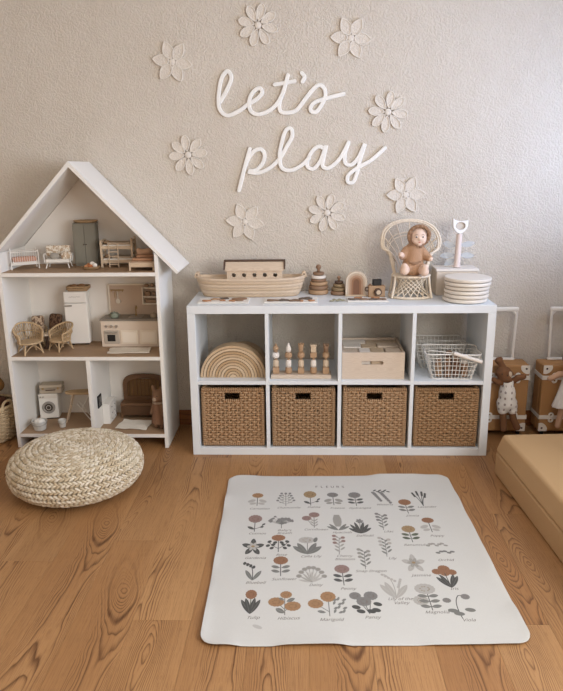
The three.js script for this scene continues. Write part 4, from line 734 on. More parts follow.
{
  const o = thing('framed_picture', 'small dark framed picture hanging on the dollhouse partition', 'picture', [-1.2565, lY + 0.114, -0.180], 0);
  mesh('frame', [bx(0, 0.005, 0, 0.066, -0.030, 0.030, 0.001)], mt.black, o);
  const art = tex(64, 64, (u, v) => { const n = noise(u * 6, v * 6, 91, 6, 6); return n > 0.55 ? [120, 118, 114] : [70, 68, 66]; });
  mesh('print', boxUV(bx(0.0051, 0.0058, 0.009, 0.057, -0.021, 0.021, 0), 'y'), new THREE.MeshStandardMaterial({ map: per(art, 0.05), roughness: 0.5 }), o);
}
{
  const o = thing('toy_dresser', 'low white toy chest of drawers against the dollhouse partition', 'toy dresser', [-1.236, lY, -0.278], 0), w = M(0xf1ece4, 0.5);
  mesh('carcass', bx(-0.020, 0.018, 0, 0.108, -0.058, 0.058, 0.002), w, o); mesh('top', bx(-0.0205, 0.022, 0.1082, 0.115, -0.060, 0.060, 0.002), w, o);
  for (let j = 0; j < 3; j++) { const d = mesh('drawer', bx(0.0182, 0.021, 0.006 + j * 0.034, 0.036 + j * 0.034, -0.054, 0.054, 0.001), w, o); mesh('knob', [ball(0.023, 0.021 + j * 0.034, -0.025, 0.003), ball(0.023, 0.021 + j * 0.034, 0.025, 0.003)], mt.steel, d); }
}
{
  const o = thing('toy_bench', 'brown cane dollhouse settee with arched high back', 'toy sofa', [-1.060, lY, -0.345], 0), m = wood(0x7d5f44, 0.6, 0.08);
  const W = 0.122, s = new THREE.Shape(); s.moveTo(-W, 0); s.lineTo(-W, 0.17); s.bezierCurveTo(-W, 0.225, -0.08, 0.232, 0, 0.234); s.bezierCurveTo(0.08, 0.232, W, 0.225, W, 0.17); s.lineTo(W, 0); s.closePath();
  const h = new THREE.Path(); h.moveTo(-W + 0.026, 0.105); h.lineTo(W - 0.026, 0.105); h.lineTo(W - 0.026, 0.17); h.bezierCurveTo(W - 0.03, 0.200, 0.06, 0.206, 0, 0.208); h.bezierCurveTo(-0.06, 0.206, -W + 0.03, 0.200, -W + 0.026, 0.17); h.closePath(); s.holes.push(h);
  mesh('back_frame', boxUV(extrude(s, 0.016, 0.003, 12).translate(0, 0, -0.048), 'x'), m, o);
  mesh('cane_panel', Array.from({ length: 17 }, (_, i) => tube([[-W + 0.026, 0.108 + i * 0.0058, -0.042], [0, 0.108 + i * 0.0058, -0.040 + (i % 2) * 0.002], [W - 0.026, 0.108 + i * 0.0058, -0.042]], 0.0031, 10, 5)), new THREE.MeshStandardMaterial({ color: 0x9a7a50, map: per(weaveNoise, 0.05), roughness: 0.7 }), o);
  mesh('cane_stakes', Array.from({ length: 9 }, (_, i) => rod([-0.085 + i * 0.02125, 0.106, -0.037], [-0.085 + i * 0.02125, 0.205, -0.037], 0.0022, 0.0022, 5)), m, o);
  mesh('seat', bx(-W, W, 0.072, 0.090, -0.031, 0.044, 0.006, 3, 'x'), m, o); mesh('front_apron', bx(-W + 0.004, W - 0.004, 0.016, 0.0715, 0.026, 0.040, 0.003, 2, 'x'), wood(0x6b4f36, 0.6, 0.08), o);
  for (const sx of [-1, 1]) mesh('side_panel', bx(sx > 0 ? W - 0.012 : -W, sx > 0 ? W : -W + 0.012, 0, 0.0715, -0.031, 0.040, 0.003, 2, 'z'), m, o);
}
single('toy_rug', rugGeo(0.170, 0.125, 0.006, 83), cloth(0xefe7d9, 0.0015), 'white cloth rug on the ground floor before the brown settee', 'toy rug', [-1.084, lY, -0.205], -0.12);
{
  const o = thing('teddy_doll', 'small brown plush animal in a rust dress leaning in the dollhouse corner', 'plush toy', [-0.940, lY, -0.168], -0.35);
  const fur = cloth(0x85654c, 0.002), pale = cloth(0xb09880, 0.002);
  mesh('plush_body', body([[0, 0.175, 0, 0.030, 0, 0.183, -0.004, 0.030], [0, 0.170, 0.024, 0.014, 0, 0.168, 0.030, 0.012], [-0.020, 0.205, 0, 0.009, -0.026, 0.228, 0, 0.010], [0.020, 0.205, 0, 0.009, 0.026, 0.228, 0, 0.010], [0, 0.145, 0, 0.022, 0, 0.06, 0, 0.030], [-0.022, 0.130, 0.004, 0.012, -0.036, 0.085, 0.012, 0.010], [0.022, 0.130, 0.004, 0.012, 0.034, 0.085, 0.012, 0.010], [-0.014, 0.05, 0, 0.014, -0.016, 0.012, 0.006, 0.012], [0.014, 0.05, 0, 0.014, 0.016, 0.012, 0.006, 0.012]], 0.004, 0.010), fur, o);
  mesh('dress', lathe([[0.022, 0.142], [0.028, 0.128], [0.030, 0.100], [0.042, 0.034], [0.040, 0.034], [0.028, 0.100], [0.020, 0.140]], 22), cloth(0x8c664c, 0.002), o);
  mesh('collar', tube(Array.from({ length: 10 }, (_, i) => V(Math.cos(i / 10 * 6.283) * 0.026, 0.146, Math.sin(i / 10 * 6.283) * 0.024)), 0.006, 26, 6, true), pale, o);
  mesh('muzzle', ball(0, 0.170, 0.036, 0.012, 0.010, 0.008), pale, o);
  for (const s of [-1, 1]) mesh('eye', ball(s * 0.011, 0.186, 0.0255, 0.0028), mt.black, o);
}
// ---------------------------------------------------------------- wall lettering
const WZ = ROOM.z0 + 0.0005;
function stroke(pts, hw = 0.0098, depth = 0.0135) {   // flat cut-out letter stroke with softened edges and round ends
  const c = new THREE.CatmullRomCurve3(pts.map((p) => V(p[0], p[1], 0)), false, 'centripetal');
  const n = pts.length * 7, sec = [];
  const P = c.getSpacedPoints(n), Tn = P.map((_, i) => c.getTangentAt(i / n));
  for (let k = 4; k > 0; k--) { const a = (k / 4) * 1.45; sec.push([P[0].clone().addScaledVector(Tn[0], -Math.sin(a) * hw), Tn[0], Math.cos(a) * hw]); }
  P.forEach((p, i) => sec.push([p, Tn[i], hw]));
  for (let k = 1; k <= 4; k++) { const a = (k / 4) * 1.45; sec.push([P[n].clone().addScaledVector(Tn[n], Math.sin(a) * hw), Tn[n], Math.cos(a) * hw]); }
  const prof = [[-1, 0], [-1, 0.72], [-0.92, 0.9], [-0.7, 1], [0.7, 1], [0.92, 0.9], [1, 0.72], [1, 0]], pos = [], idx = [], m = prof.length;
  sec.forEach(([p, t, w], k) => { const dz = depth * (0.86 + 0.28 * (k / sec.length)); for (const [a, b] of prof) pos.push(p.x - t.y * a * w, p.y + t.x * a * w, b * dz); });
  for (let i = 0; i < sec.length - 1; i++) for (let j = 0; j < m; j++) { const a = i * m + j, b = i * m + ((j + 1) % m), q = a + m, r = b + m; idx.push(a, b, q, b, r, q); }
  for (let j = 1; j < m - 1; j++) { idx.push(0, j + 1, j); const e = (sec.length - 1) * m; idx.push(e, e + j, e + j + 1); }
  let g = new THREE.BufferGeometry(); g.setAttribute('position', new THREE.BufferAttribute(new Float32Array(pos), 3)); g.setIndex(idx); g = g.toNonIndexed(); g.computeVertexNormals();
  return g;
}
{
  const wl = M(0xf4f0e8, 0.55);
  const A = thing('wall_word', 'white wooden cursive word let\'s, the upper word on the wall', 'lettering', [0, 0, WZ]);
  mesh('letters_l_e_t', stroke([[-0.591, 1.729], [-0.558, 1.781], [-0.532, 1.842], [-0.548, 1.871], [-0.574, 1.85], [-0.596, 1.775], [-0.595, 1.693], [-0.561, 1.663], [-0.498, 1.684], [-0.45, 1.716], [-0.406, 1.74], [-0.38, 1.77], [-0.393, 1.79], [-0.426, 1.771], [-0.447, 1.724], [-0.437, 1.68], [-0.404, 1.666], [-0.352, 1.68], [-0.31, 1.712], [-0.278, 1.764], [-0.252, 1.847]]), wl, A);
  mesh('letter_s', stroke([[-0.252, 1.847], [-0.275, 1.774], [-0.296, 1.709], [-0.288, 1.678], [-0.251, 1.672], [-0.213, 1.682], [-0.165, 1.737], [-0.127, 1.781], [-0.096, 1.8], [-0.072, 1.784], [-0.066, 1.751], [-0.085, 1.706], [-0.114, 1.674], [-0.135, 1.676], [-0.14, 1.694], [-0.12, 1.718], [-0.068, 1.735], [0.024, 1.757]], 0.0098, 0.0127), wl, A);
  mesh('crossbar', stroke([[-0.317, 1.805], [-0.267, 1.812], [-0.218, 1.82]], 0.0094, 0.0141), wl, A);
  mesh('apostrophe', stroke([[-0.183, 1.856], [-0.169, 1.839], [-0.18, 1.817]], 0.0094, 0.0135), wl, A);
  const B = thing('wall_word', 'white wooden cursive word play, the lower word on the wall', 'lettering', [0, 0, WZ]);
  mesh('letter_p_stem', stroke([[-0.448, 1.5], [-0.479, 1.4], [-0.508, 1.296]], 0.0098, 0.0148), wl, B);
  mesh('letters_p_l', stroke([[-0.473, 1.417], [-0.451, 1.461], [-0.418, 1.494], [-0.388, 1.496], [-0.373, 1.467], [-0.386, 1.426], [-0.418, 1.397], [-0.46, 1.389], [-0.413, 1.381], [-0.349, 1.405], [-0.299, 1.449], [-0.26, 1.509], [-0.231, 1.566], [-0.24, 1.598], [-0.261, 1.591], [-0.284, 1.533], [-0.297, 1.459], [-0.285, 1.404], [-0.245, 1.392], [-0.19, 1.414], [-0.146, 1.452]]), wl, B);
  mesh('letter_a', stroke([[-0.067, 1.494], [-0.095, 1.508], [-0.126, 1.491], [-0.152, 1.447], [-0.156, 1.412], [-0.129, 1.398], [-0.094, 1.43], [-0.06, 1.514], [-0.075, 1.443], [-0.078, 1.411], [-0.054, 1.4], [-0.001, 1.436], [0.032, 1.486], [0.052, 1.526]], 0.0098, 0.0127), wl, B);
  mesh('letter_y', stroke([[0.052, 1.526], [0.035, 1.469], [0.038, 1.425], [0.066, 1.416], [0.099, 1.445], [0.136, 1.522], [0.111, 1.438], [0.097, 1.373], [0.076, 1.329], [0.053, 1.331], [0.051, 1.36], [0.089, 1.395], [0.169, 1.439], [0.236, 1.497]], 0.0098, 0.0131), wl, B);
}
// ---------------------------------------------------------------- wooden wall flowers
{
  const fm = M(0xe2d8ca, 0.8), inlay = new THREE.MeshStandardMaterial({ color: 0xe0d5c6, roughness: 0.85, bumpMap: per(peel, 0.4), bumpScale: 0.0012 });
  const round = (r0, r1, w, ins = 0) => { const s = new THREE.Shape(), a = r0 + ins * 1.5, b = r1 - ins, q = w - ins; s.moveTo(a, 0); s.bezierCurveTo(a + 0.02, q * 1.05, b - 0.012, q * 1.5, b, 0); s.bezierCurveTo(b - 0.012, -q * 1.5, a + 0.02, -q * 1.05, a, 0); return s; };
  const leafy = (r0, r1, w, ins = 0) => { const s = new THREE.Shape(), a = r0 + ins * 1.5, b = r1 - ins * 1.6, q = w - ins; s.moveTo(a, 0); s.bezierCurveTo(a + 0.012, q * 1.35, b - 0.03, q * 1.25, b, 0); s.bezierCurveTo(b - 0.03, -q * 1.25, a + 0.012, -q * 1.35, a, 0); return s; };
  const kinds = { daisy: [8, round, 0.016, 0.100, 0.0225], lily: [6, leafy, 0.014, 0.102, 0.0290] };
  const geo = {};
  for (const k in kinds) { const [n, f, a, b, w] = kinds[k]; const out = f(a, b, w); out.holes.push(new THREE.Path(f(a, b, w, 0.0046).getPoints(9).reverse())); geo[k] = [extrude(out, 0.012, 0.0012, 9), extrude(f(a, b, w, 0.0042), 0.0085, 0.0008, 9), lathe([[0, 0.013], [0.010, 0.0125], [0.016, 0.010], [0.018, 0.004], [0.017, 0], [0, 0]], 20).rotateX(Math.PI / 2)].map((g, i) => (i === 0 ? boxUV(g, 'x') : i === 1 ? boxUV(g, 'x') : g)); }
  const list = [[-0.395, 2.077, 'daisy', 0.52, 'top centre, directly above the word let\'s'], [0.057, 2.012, 'lily', 1.0, 'upper right, beyond the apostrophe'], [-0.823, 1.917, 'lily', 0.91, 'far upper left'], [0.247, 1.669, 'daisy', 0.66, 'right of the two words, midway down'], [-0.765, 1.474, 'daisy', 0.12, 'left of the word play'], [0.351, 1.264, 'lily', 1.08, 'just above the peacock chair'], [-0.053, 1.177, 'daisy', 0.48, 'under the letter a of play'], [-0.481, 1.134, 'lily', 0.91, 'lower left, over the toy ark']];
  for (const [x, y, k, rot, where] of list) {
    const n = kinds[k][0], o = thing('wall_flower', (k === 'daisy' ? 'cream carved round-petalled wall flower ' : 'cream carved pointed six-petal wall flower ') + where, 'wall decor', [x, y, WZ], 0, 'carved flowers on the wall');
    for (let i = 0; i < n; i++) { const p = mesh('petal', geo[k][0], fm, o); p.rotation.z = rot + (i / n) * Math.PI * 2 + (hash(i, Math.round(x * 99), 3) - 0.5) * 0.12; mesh('petal_inlay', geo[k][1], inlay, p); }
    mesh('flower_centre', geo[k][2], fm, o);
  }
}
// ---------------------------------------------------------------- printed play mat
{
  const W = 1.018, H = 1.150, S = 1400, cw = Math.round(W * S), ch = Math.round(H * S);
  const cv = document.createElement('canvas'); cv.width = cw; cv.height = ch; const c = cv.getContext('2d');
  c.fillStyle = '#cbc8c1'; c.fillRect(0, 0, cw, ch);
  for (let i = 0; i < 26000; i++) { c.fillStyle = rnd() > 0.5 ? 'rgba(255,255,255,0.10)' : 'rgba(150,135,115,0.06)'; c.fillRect(rnd() * cw, rnd() * ch, 3, 2); }
  const RUST = '#8d664c', TAN = '#98805f', OCH = '#9c7856', MAU = '#8c746c', GRY = '#7d7a76', PAL = '#aca79f', DK = '#4c4b47', GL = '#73726c', GN = '#525745', LT = '#96928a';
  const el = (x, y, a, b, r, f) => { c.save(); c.translate(x, y); c.rotate(r); c.beginPath(); c.ellipse(0, 0, a, b, 0, 0, 6.2832); c.fillStyle = f; c.fill(); c.restore(); };
  const leaf = (x, y, l, w, r, f) => { c.save(); c.translate(x, y); c.rotate(r); c.beginPath(); c.moveTo(0, 0); c.bezierCurveTo(l * 0.3, -w, l * 0.8, -w, l, 0); c.bezierCurveTo(l * 0.8, w, l * 0.3, w, 0, 0); c.fillStyle = f; c.fill(); c.strokeStyle = 'rgba(235,230,222,0.35)'; c.lineWidth = 1.5; c.beginPath(); c.moveTo(l * 0.1, 0); c.lineTo(l * 0.9, 0); c.stroke(); c.restore(); };
  const line = (p, w, f) => { c.beginPath(); c.moveTo(p[0], p[1]); if (p.length === 4) c.lineTo(p[2], p[3]); else c.quadraticCurveTo(p[2], p[3], p[4], p[5]); c.strokeStyle = f; c.lineWidth = w; c.lineCap = 'round'; c.stroke(); };
  const bloom = (x, y, a, b, f) => { for (let k = 0; k < 14; k++) { const t = (k / 14) * 6.2832; el(x + Math.cos(t) * a * 0.78, y + Math.sin(t) * b * 0.78, a * 0.27, b * 0.3, 0, f); } el(x, y, a * 0.86, b * 0.86, 0, f); for (let k = 0; k < 9; k++) { const t = k * 2.4; el(x + Math.cos(t) * a * 0.45, y + Math.sin(t) * b * 0.45, a * 0.10, b * 0.10, 0, 'rgba(90,60,40,0.28)'); } };
  // y grows toward the viewer; each drawing fills about 0.13 m x 0.12 m around its place
  const G = {
    poppy(x, y, h, l) { line([x, y - 40, x, y + 60], 5, DK); bloom(x, y - 58, 42, 26, h); for (const s of [-1, 1]) { el(x + s * 42, y + 8, 31, 16, s * 0.4, l); el(x + s * 32, y + 38, 26, 12, s * 0.2, l); } },
    pairs(x, y, h, l) { line([x, y - 40, x, y + 70], 5, DK); bloom(x, y - 55, 46, 32, h); for (const s of [-1, 1]) for (const k of [0, 1]) leaf(x + s * 4, y + 6 + k * 34, 58, 15, s > 0 ? -0.25 : Math.PI + 0.25, l); },
    side(x, y, h, l) { line([x, y - 30, x, y + 76], 5, DK); bloom(x, y - 52, 48, 38, h); leaf(x, y + 56, 58, 15, Math.PI + 0.5, l); line([x, y + 50, x + 40, y + 40, x + 60, y + 10], 4, DK); leaf(x + 36, y + 36, 30, 11, -0.3, l); leaf(x + 50, y + 16, 32, 10, -0.7, l); },
    berries(x, y, h, l) { line([x, y - 40, x, y + 70], 5, DK); bloom(x, y - 58, 46, 27, h); for (const s of [-1, 1]) { line([x, y + 40, x + s * 40, y + 20, x + s * 66, y - 20], 4, DK); for (const [a, b] of [[34, 6], [60, -22], [70, 14], [44, 36], [22, -14]]) el(x + s * a, y + b, 15, 11, s * 0.5, l); } },
    sprig(x, y, h, l) { line([x, y - 66, x, y + 76], 4, GL); for (const s of [-1, 1]) for (let k = 0; k < 4; k++) { const yy = y + 54 - k * 28; line([x, yy, x + s * 30, yy - 8, x + s * (62 - k * 10), yy - 40], 3, GL); el(x + s * (62 - k * 10), yy - 42, 11, 10, 0, h); el(x + s * (40 - k * 6), yy - 20, 9, 7, 0, l); el(x + s * 22, yy - 22, 7, 6, 0, l); } el(x, y - 70, 11, 12, 0, h); },
    bush(x, y, h, l) { line([x, y - 20, x, y + 74], 5, l); for (let k = 0; k < 34; k++) { const a = -Math.PI * (0.06 + 0.88 * ((k * 0.618) % 1)), r = 26 + 56 * ((k * 0.37) % 1); const px = x + Math.cos(a) * r * 1.15, py = y + 26 + Math.sin(a) * r; line([x, y + 36, (x + px) / 2, py + 18, px, py], 2, l); el(px, py, 10, 9, 0, h); } },
    twin(x, y, h, l) { line([x + 14, y - 40, x + 10, y + 76], 5, GL); line([x - 36, y - 8, x - 20, y + 30, x + 8, y + 60], 4, GL); bloom(x + 16, y - 56, 38, 26, h); bloom(x - 40, y - 20, 34, 24, h); for (const s of [-1, 1]) for (let k = 0; k < 3; k++) leaf(x + 12, y + 66 - k * 26, 40, 7, s > 0 ? -0.8 : Math.PI + 0.8, l); },
    blades(x, y, h, l) { for (const [a, len] of [[-2.55, 96], [-2.2, 112], [-1.85, 118], [-1.3, 118], [-0.95, 112], [-0.6, 96]]) leaf(x, y + 74, len, 15, a, l); if (h) { line([x, y + 60, x + 6, y - 40], 4, DK); for (let k = 0; k < 6; k++) el(x + 6 + Math.cos(k) * 16, y - 50 + Math.sin(k) * 12, 12, 8, k, h); } },
    hyac(x, y, h, l) { for (let j = 0; j < 8; j++) for (let k = -2; k <= 2; k++) { const w = 15 * Math.sin(Math.PI * (0.18 + 0.75 * j / 8)); el(x + k * w * 0.75, y - 76 + j * 15, 10, 9, 0, h); } for (const a of [-2.7, -2.35, -0.8, -0.45]) leaf(x, y + 74, 88, 13, a, l); },
    tulip(x, y, h, l) { line([x, y - 40, x, y + 74], 5, GN); bloom(x, y - 56, 33, 31, h); for (const a of [-2.1, -1.85, -1.35, -1.05]) leaf(x, y + 78, 112, 18, a, l); },
    calla(x, y, h, l) { for (const a of [-2.5, -2.15, -1.0, -0.6]) leaf(x, y + 76, 118, 24, a, l); line([x, y + 76, x + 4, y - 30], 5, GL); bloom(x, y - 50, 54, 28, h); el(x + 60, y - 52, 13, 24, 0.4, GL); },
    bells(x, y, h, l) { line([x, y + 76, x + 6, y - 60, x - 50, y - 56], 5, DK); for (let k = 0; k < 4; k++) el(x - 56 + k * 20, y - 56 + k * 10, 10, 13, 0.3, h); for (const a of [-2.1, -0.95]) leaf(x, y + 78, 92, 17, a, l); },
    lilyv(x, y, h, l) { line([x, y + 90, x + 16, y - 50, x - 40, y - 84], 4, LT); line([x, y + 90, x + 40, y + 10, x + 50, y - 40], 4, LT); for (let k = 0; k < 5; k++) { el(x - 52 + k * 17, y - 82 + k * 12, 10, 9, 0, h); el(x + 52 - k * 6, y - 44 + k * 14, 9, 9, 0, h); } for (const a of [-2.25, -1.95, -0.85]) leaf(x, y + 92, 128, 24, a, l); },
    tri(x, y, h, l) { line([x, y - 40, x, y + 78], 5, GL); line([x - 40, y, x - 4, y + 40], 4, GL); line([x + 40, y + 14, x + 4, y + 50], 4, GL); bloom(x + 8, y - 58, 34, 24, h); bloom(x - 50, y - 8, 46, 30, h); bloom(x + 46, y + 22, 46, 30, h); leaf(x, y + 66, 60, 20, Math.PI + 0.5, l); leaf(x + 10, y - 10, 54, 16, -0.4, l); leaf(x - 4, y - 20, 34, 11, Math.PI + 0.5, l); },
    mari(x, y, h, l) { line([x + 14, y - 40, x + 14, y + 78], 5, GL); line([x - 46, y + 8, x + 12, y + 50], 4, GL); bloom(x + 14, y - 52, 44, 34, h); bloom(x - 62, y - 4, 44, 30, h); for (let k = 0; k < 12; k++) leaf(x + 40 + (k % 3) * 26, y + 60 - Math.floor(k / 3) * 28, 30, 9, -1.1 + (k % 2) * 0.7, l); leaf(x - 6, y + 56, 50, 12, Math.PI + 0.2, l); },
    pansy(x, y, h, l) { for (const [a, b, r] of [[-58, -44, 34], [34, -44, 40], [-12, -4, 42]]) { line([x + a, y + b, x + 10, y + 78], 4, DK); bloom(x + a, y + b, r, r * 0.72, h); } for (const [a, b] of [[-62, 34], [-38, 62], [52, 54], [66, 14], [22, 62]]) el(x + a, y + b, 25, 13, 0.2, l); },
    magn(x, y, h, l) { line([x, y - 30, x, y + 88], 5, DK); bloom(x - 6, y - 60, 60, 36, PAL); bloom(x - 50, y + 22, 44, 32, PAL); for (const s of [-1, 1]) for (let k = 0; k < 3; k++) leaf(x, y - 6 + k * 36, 62, 15, s > 0 ? -0.12 : Math.PI + 0.12, l); },
    iris(x, y, h, l) { for (const [a, b, r] of [[-46, -34, 30], [4, -58, 36], [46, -30, 30], [0, -22, 30]]) bloom(x + a, y + b, r, r * 0.7, h); line([x, y - 20, x + 8, y + 84], 5, DK); line([x - 40, y - 10, x + 8, y + 84], 4, DK); for (const a of [-2.3, -2.0, -1.2, -0.95]) leaf(x + 10, y + 88, 108, 18, a, l); },
    viola(x, y, h, l) { line([x - 10, y + 90, x - 30, y - 20, x + 14, y - 62], 5, DK); line([x + 14, y - 62, x + 50, y - 66], 4, DK); bloom(x + 54, y - 54, 26, 18, h); bloom(x - 62, y - 30, 24, 16, h); for (const [a, b] of [[-52, 40], [58, 36], [-20, 60]]) el(x + a * 0.9, y + b, 30, 13, 0.1, l); },
    star(x, y, h, l) { for (let k = 0; k < 5; k++) leaf(x, y, 78, 24, k * 1.257 - 0.3, l); for (let k = 0; k < 6; k++) leaf(x, y - 6, 42, 14, k * 1.047, h); el(x, y - 6, 12, 9, 0, TAN); },
    spray(x, y, h, l) { line([x - 10, y + 80, x + 4, y - 70], 4, GL); for (let k = 0; k < 9; k++) { const yy = y + 62 - k * 16, s = k % 2 ? 1 : -1; leaf(x, yy, 48 - k * 2, 9, s > 0 ? -0.7 : Math.PI + 0.7, l); if (k > 3) bloom(x + s * 30, yy - 20, 14, 11, h); } },
    lav(x, y, h, l) { for (const [a, t] of [[-48, -66], [-14, -82], [26, -76], [48, -56]]) { line([x + a, y + t, x + a * 0.2, y + 10, x, y + 84], 5, l); for (let k = 0; k < 4; k++) el(x + a * (1 - k * 0.08), y + t + k * 13, 9, 9, 0, h); } },
    daisy(x, y, h, l) { for (let k = 0; k < 8; k++) { const a = -0.35 - k * 0.345, r = 84; const px = x + Math.cos(a) * r, py = y + 66 + Math.sin(a) * r * 1.25; line([x, y + 76, px, py], 4, LT); bloom(px, py, 17, 13, h); leaf(x, y + 76, 84, 9, a - 0.14, l); } },
    droop(x, y, h, l) { for (const [a, s] of [[-38, 1], [20, 1.25]]) for (let k = 0; k < 6; k++) el(x + a + k * 8 * s, y - 40 + k * 18 * s, 22 - k * 2.2, 13, 0.7, h); for (let k = 0; k < 6; k++) leaf(x - 40 + k * 20, y - 62, 34, 9, -0.6 + (k % 2) * 0.9, l); },
    flat(x, y, h, l) { for (let k = 0; k < 7; k++) el(x - 60 + k * 20, y - 40 + 10 * Math.cos(k * 2), 15, 8, 0.2, h); for (let k = 0; k < 5; k++) el(x - 10 + k * 24, y + 26 + 8 * Math.cos(k * 2), 16, 8, 0.1, l); },
  };
  const at = [[-0.368, -0.334], [-0.244, -0.342], [-0.137, -0.346], [-0.037, -0.338], [0.059, -0.337], [0.168, -0.365], [0.269, -0.269], [0.344, -0.342], [-0.37, -0.136], [-0.262, -0.159], [-0.135, -0.163], [-0.033, -0.141], [0.054, -0.116], [0.152, -0.146], [0.246, -0.048], [0.337, -0.113], [-0.37, 0.036], [-0.273, 0.015], [-0.163, 0.028], [-0.038, 0.025], [0.049, 0.122], [0.138, 0.042], [0.333, 0.055], [0.224, 0.149], [-0.363, 0.188], [-0.263, 0.168], [-0.153, 0.204], [-0.042, 0.225], [0.322, 0.228], [0.128, 0.282], [-0.362, 0.371], [-0.248, 0.375], [-0.11, 0.384], [0.023, 0.373], [0.236, 0.348], [0.329, 0.388]];
  const kind = [['poppy', OCH, PAL, 'Carnation'], ['sprig', GRY, LT, 'Chamomile'], ['side', TAN, DK, 'Dahlia'], ['poppy', GRY, LT, 'Freesia'], ['pairs', GRY, DK, 'Hydrangea'], ['droop', GRY, DK, 'Wisteria'], ['pairs', RUST, GL, 'Zinnia'], ['lav', DK, DK, 'Lavender'], ['side', MAU, DK, 'Cosmos'], ['bush', GRY, GL, "Baby's Breath"], ['twin', MAU, LT, 'Cornflower'], ['hyac', LT, GL, 'Hyacinth'], ['blades', GRY, DK, 'Daffodil'], ['spray', GRY, GL, 'Lilac'], ['pairs', TAN, GN, 'Ranunculus'], ['poppy', RUST, PAL, 'Poppy'], ['star', PAL, DK, 'Gardenia'], ['berries', RUST, DK, 'Rose'], ['calla', PAL, GL, 'Calla Lily'], ['spray', MAU, LT, 'Cherry Blossom'], ['spray', LT, GL, 'Snap Dragon'], ['spray', PAL, GL, 'Lily'], ['flat', LT, GL, 'Orchid'], ['star', LT, PAL, 'Jasmine'], ['bells', DK, GL, 'Bluebell'], ['pairs', RUST, GL, 'Sunflower'], ['daisy', LT, PAL, 'Daisy'], ['pairs', MAU, DK, 'Peony'], ['iris', RUST, DK, 'Iris'], ['lilyv', PAL, PAL, 'Lily of the Valley'], ['tulip', RUST, DK, 'Tulip'], ['tri', OCH, GL, 'Hibiscus'], ['mari', OCH, GL, 'Marigold'], ['pansy', GRY, DK, 'Pansy'], ['magn', PAL, GL, 'Magnolia'], ['viola', GRY, GL, 'Viola']];
  const write = (t, x, y, px) => { c.save(); c.translate(x, y); c.transform(1, 0, -0.35, 1, 0, 0); c.font = `${px}px sans-serif`; c.textAlign = 'center'; c.fillStyle = '#6b645b'; c.fillText(t, 0, 0); c.restore(); };
  at.forEach(([x, z], i) => {
    const [k, h, l, name] = kind[i], px = (x + W / 2) * S, py = (z + H / 2) * S;
    c.save(); c.translate(px, py); c.scale(0.80, 1.08); G[k](0, -8, h, l); c.restore();
    const parts = name.length > 11 && name.includes(' ') ? [name.split(' ').slice(0, -1).join(' '), name.split(' ').pop()] : [name];
    parts.forEach((t, j) => write(t, px + 16, py + 112 + j * 30 - (i > 29 ? 2 : 8), 27));
  });
  c.font = '34px sans-serif'; c.fillStyle = '#5a534b'; c.textAlign = 'center'; 'FLEURS'.split('').forEach((t, i) => c.fillText(t, (W / 2 - 0.105 + i * 0.024) * S, (H / 2 - 0.457) * S));
  el((-0.335 + W / 2) * S, (0.487 + H / 2) * S, 24, 11, 0.5, '#b5b1aa');
  const ct = new THREE.CanvasTexture(cv); ct.colorSpace = THREE.SRGBColorSpace; ct.anisotropy = 8;
  const n = 72, r = 0.05, pos = [], uv = [], idx = [];
  const put = (bottom) => { for (let j = 0; j <= n; j++) for (let i = 0; i <= n; i++) {
    let x = (i / n - 0.5) * W, z = (j / n - 0.5) * H; const ax = Math.abs(x) - (W / 2 - r), az = Math.abs(z) - (H / 2 - r);
    if (ax > 0 && az > 0) { const a = ax / r, b = az / r; x = Math.sign(x) * (W / 2 - r + r * a * Math.sqrt(1 - b * b / 2)); z = Math.sign(z) * (H / 2 - r + r * b * Math.sqrt(1 - a * a / 2)); }
    const e = Math.min(W / 2 - Math.abs(x), H / 2 - Math.abs(z)), lift = Math.exp(-e / 0.035) * 0.010 * clamp01(noise(x * 9 + 40, z * 9 + 40, 21) * 1.7 - 0.45);
    const fold = 0.0022 * noise(x * 7 + 10, z * 2.2 + 10, 23);
    pos.push(x, (bottom ? 0.0006 : 0.0034) + lift + fold, z); uv.push(x / W + 0.5, 0.5 - z / H);
  } };
  put(false); put(true);
  const N1 = (n + 1) * (n + 1), id = (i, j) => j * (n + 1) + i;
  for (let j = 0; j < n; j++) for (let i = 0; i < n; i++) { const a = id(i, j), b = id(i + 1, j), d = id(i, j + 1), e = id(i + 1, j + 1); idx.push(a, d, b, b, d, e, a + N1, b + N1, d + N1, b + N1, e + N1, d + N1); }
  for (let i = 0; i < n; i++) for (const [a, b] of [[id(i + 1, 0), id(i, 0)], [id(i, n), id(i + 1, n)], [id(0, i), id(0, i + 1)], [id(n, i + 1), id(n, i)]]) idx.push(a, a + N1, b, b, a + N1, b + N1);
  const g = new THREE.BufferGeometry(); g.setAttribute('position', new THREE.BufferAttribute(new Float32Array(pos), 3)); g.setAttribute('uv', new THREE.BufferAttribute(new Float32Array(uv), 2)); g.setIndex(idx); g.computeVertexNormals();
  const m = mesh('play_mat', g, new THREE.MeshStandardMaterial({ map: ct, roughness: 0.85 }));
  m.position.set(-0.002, 0.0003, 0.816); m.rotation.y = 0.0257; m.userData = { label: 'off-white play mat printed with rows of named flowers on the floor', category: 'mat' };
}
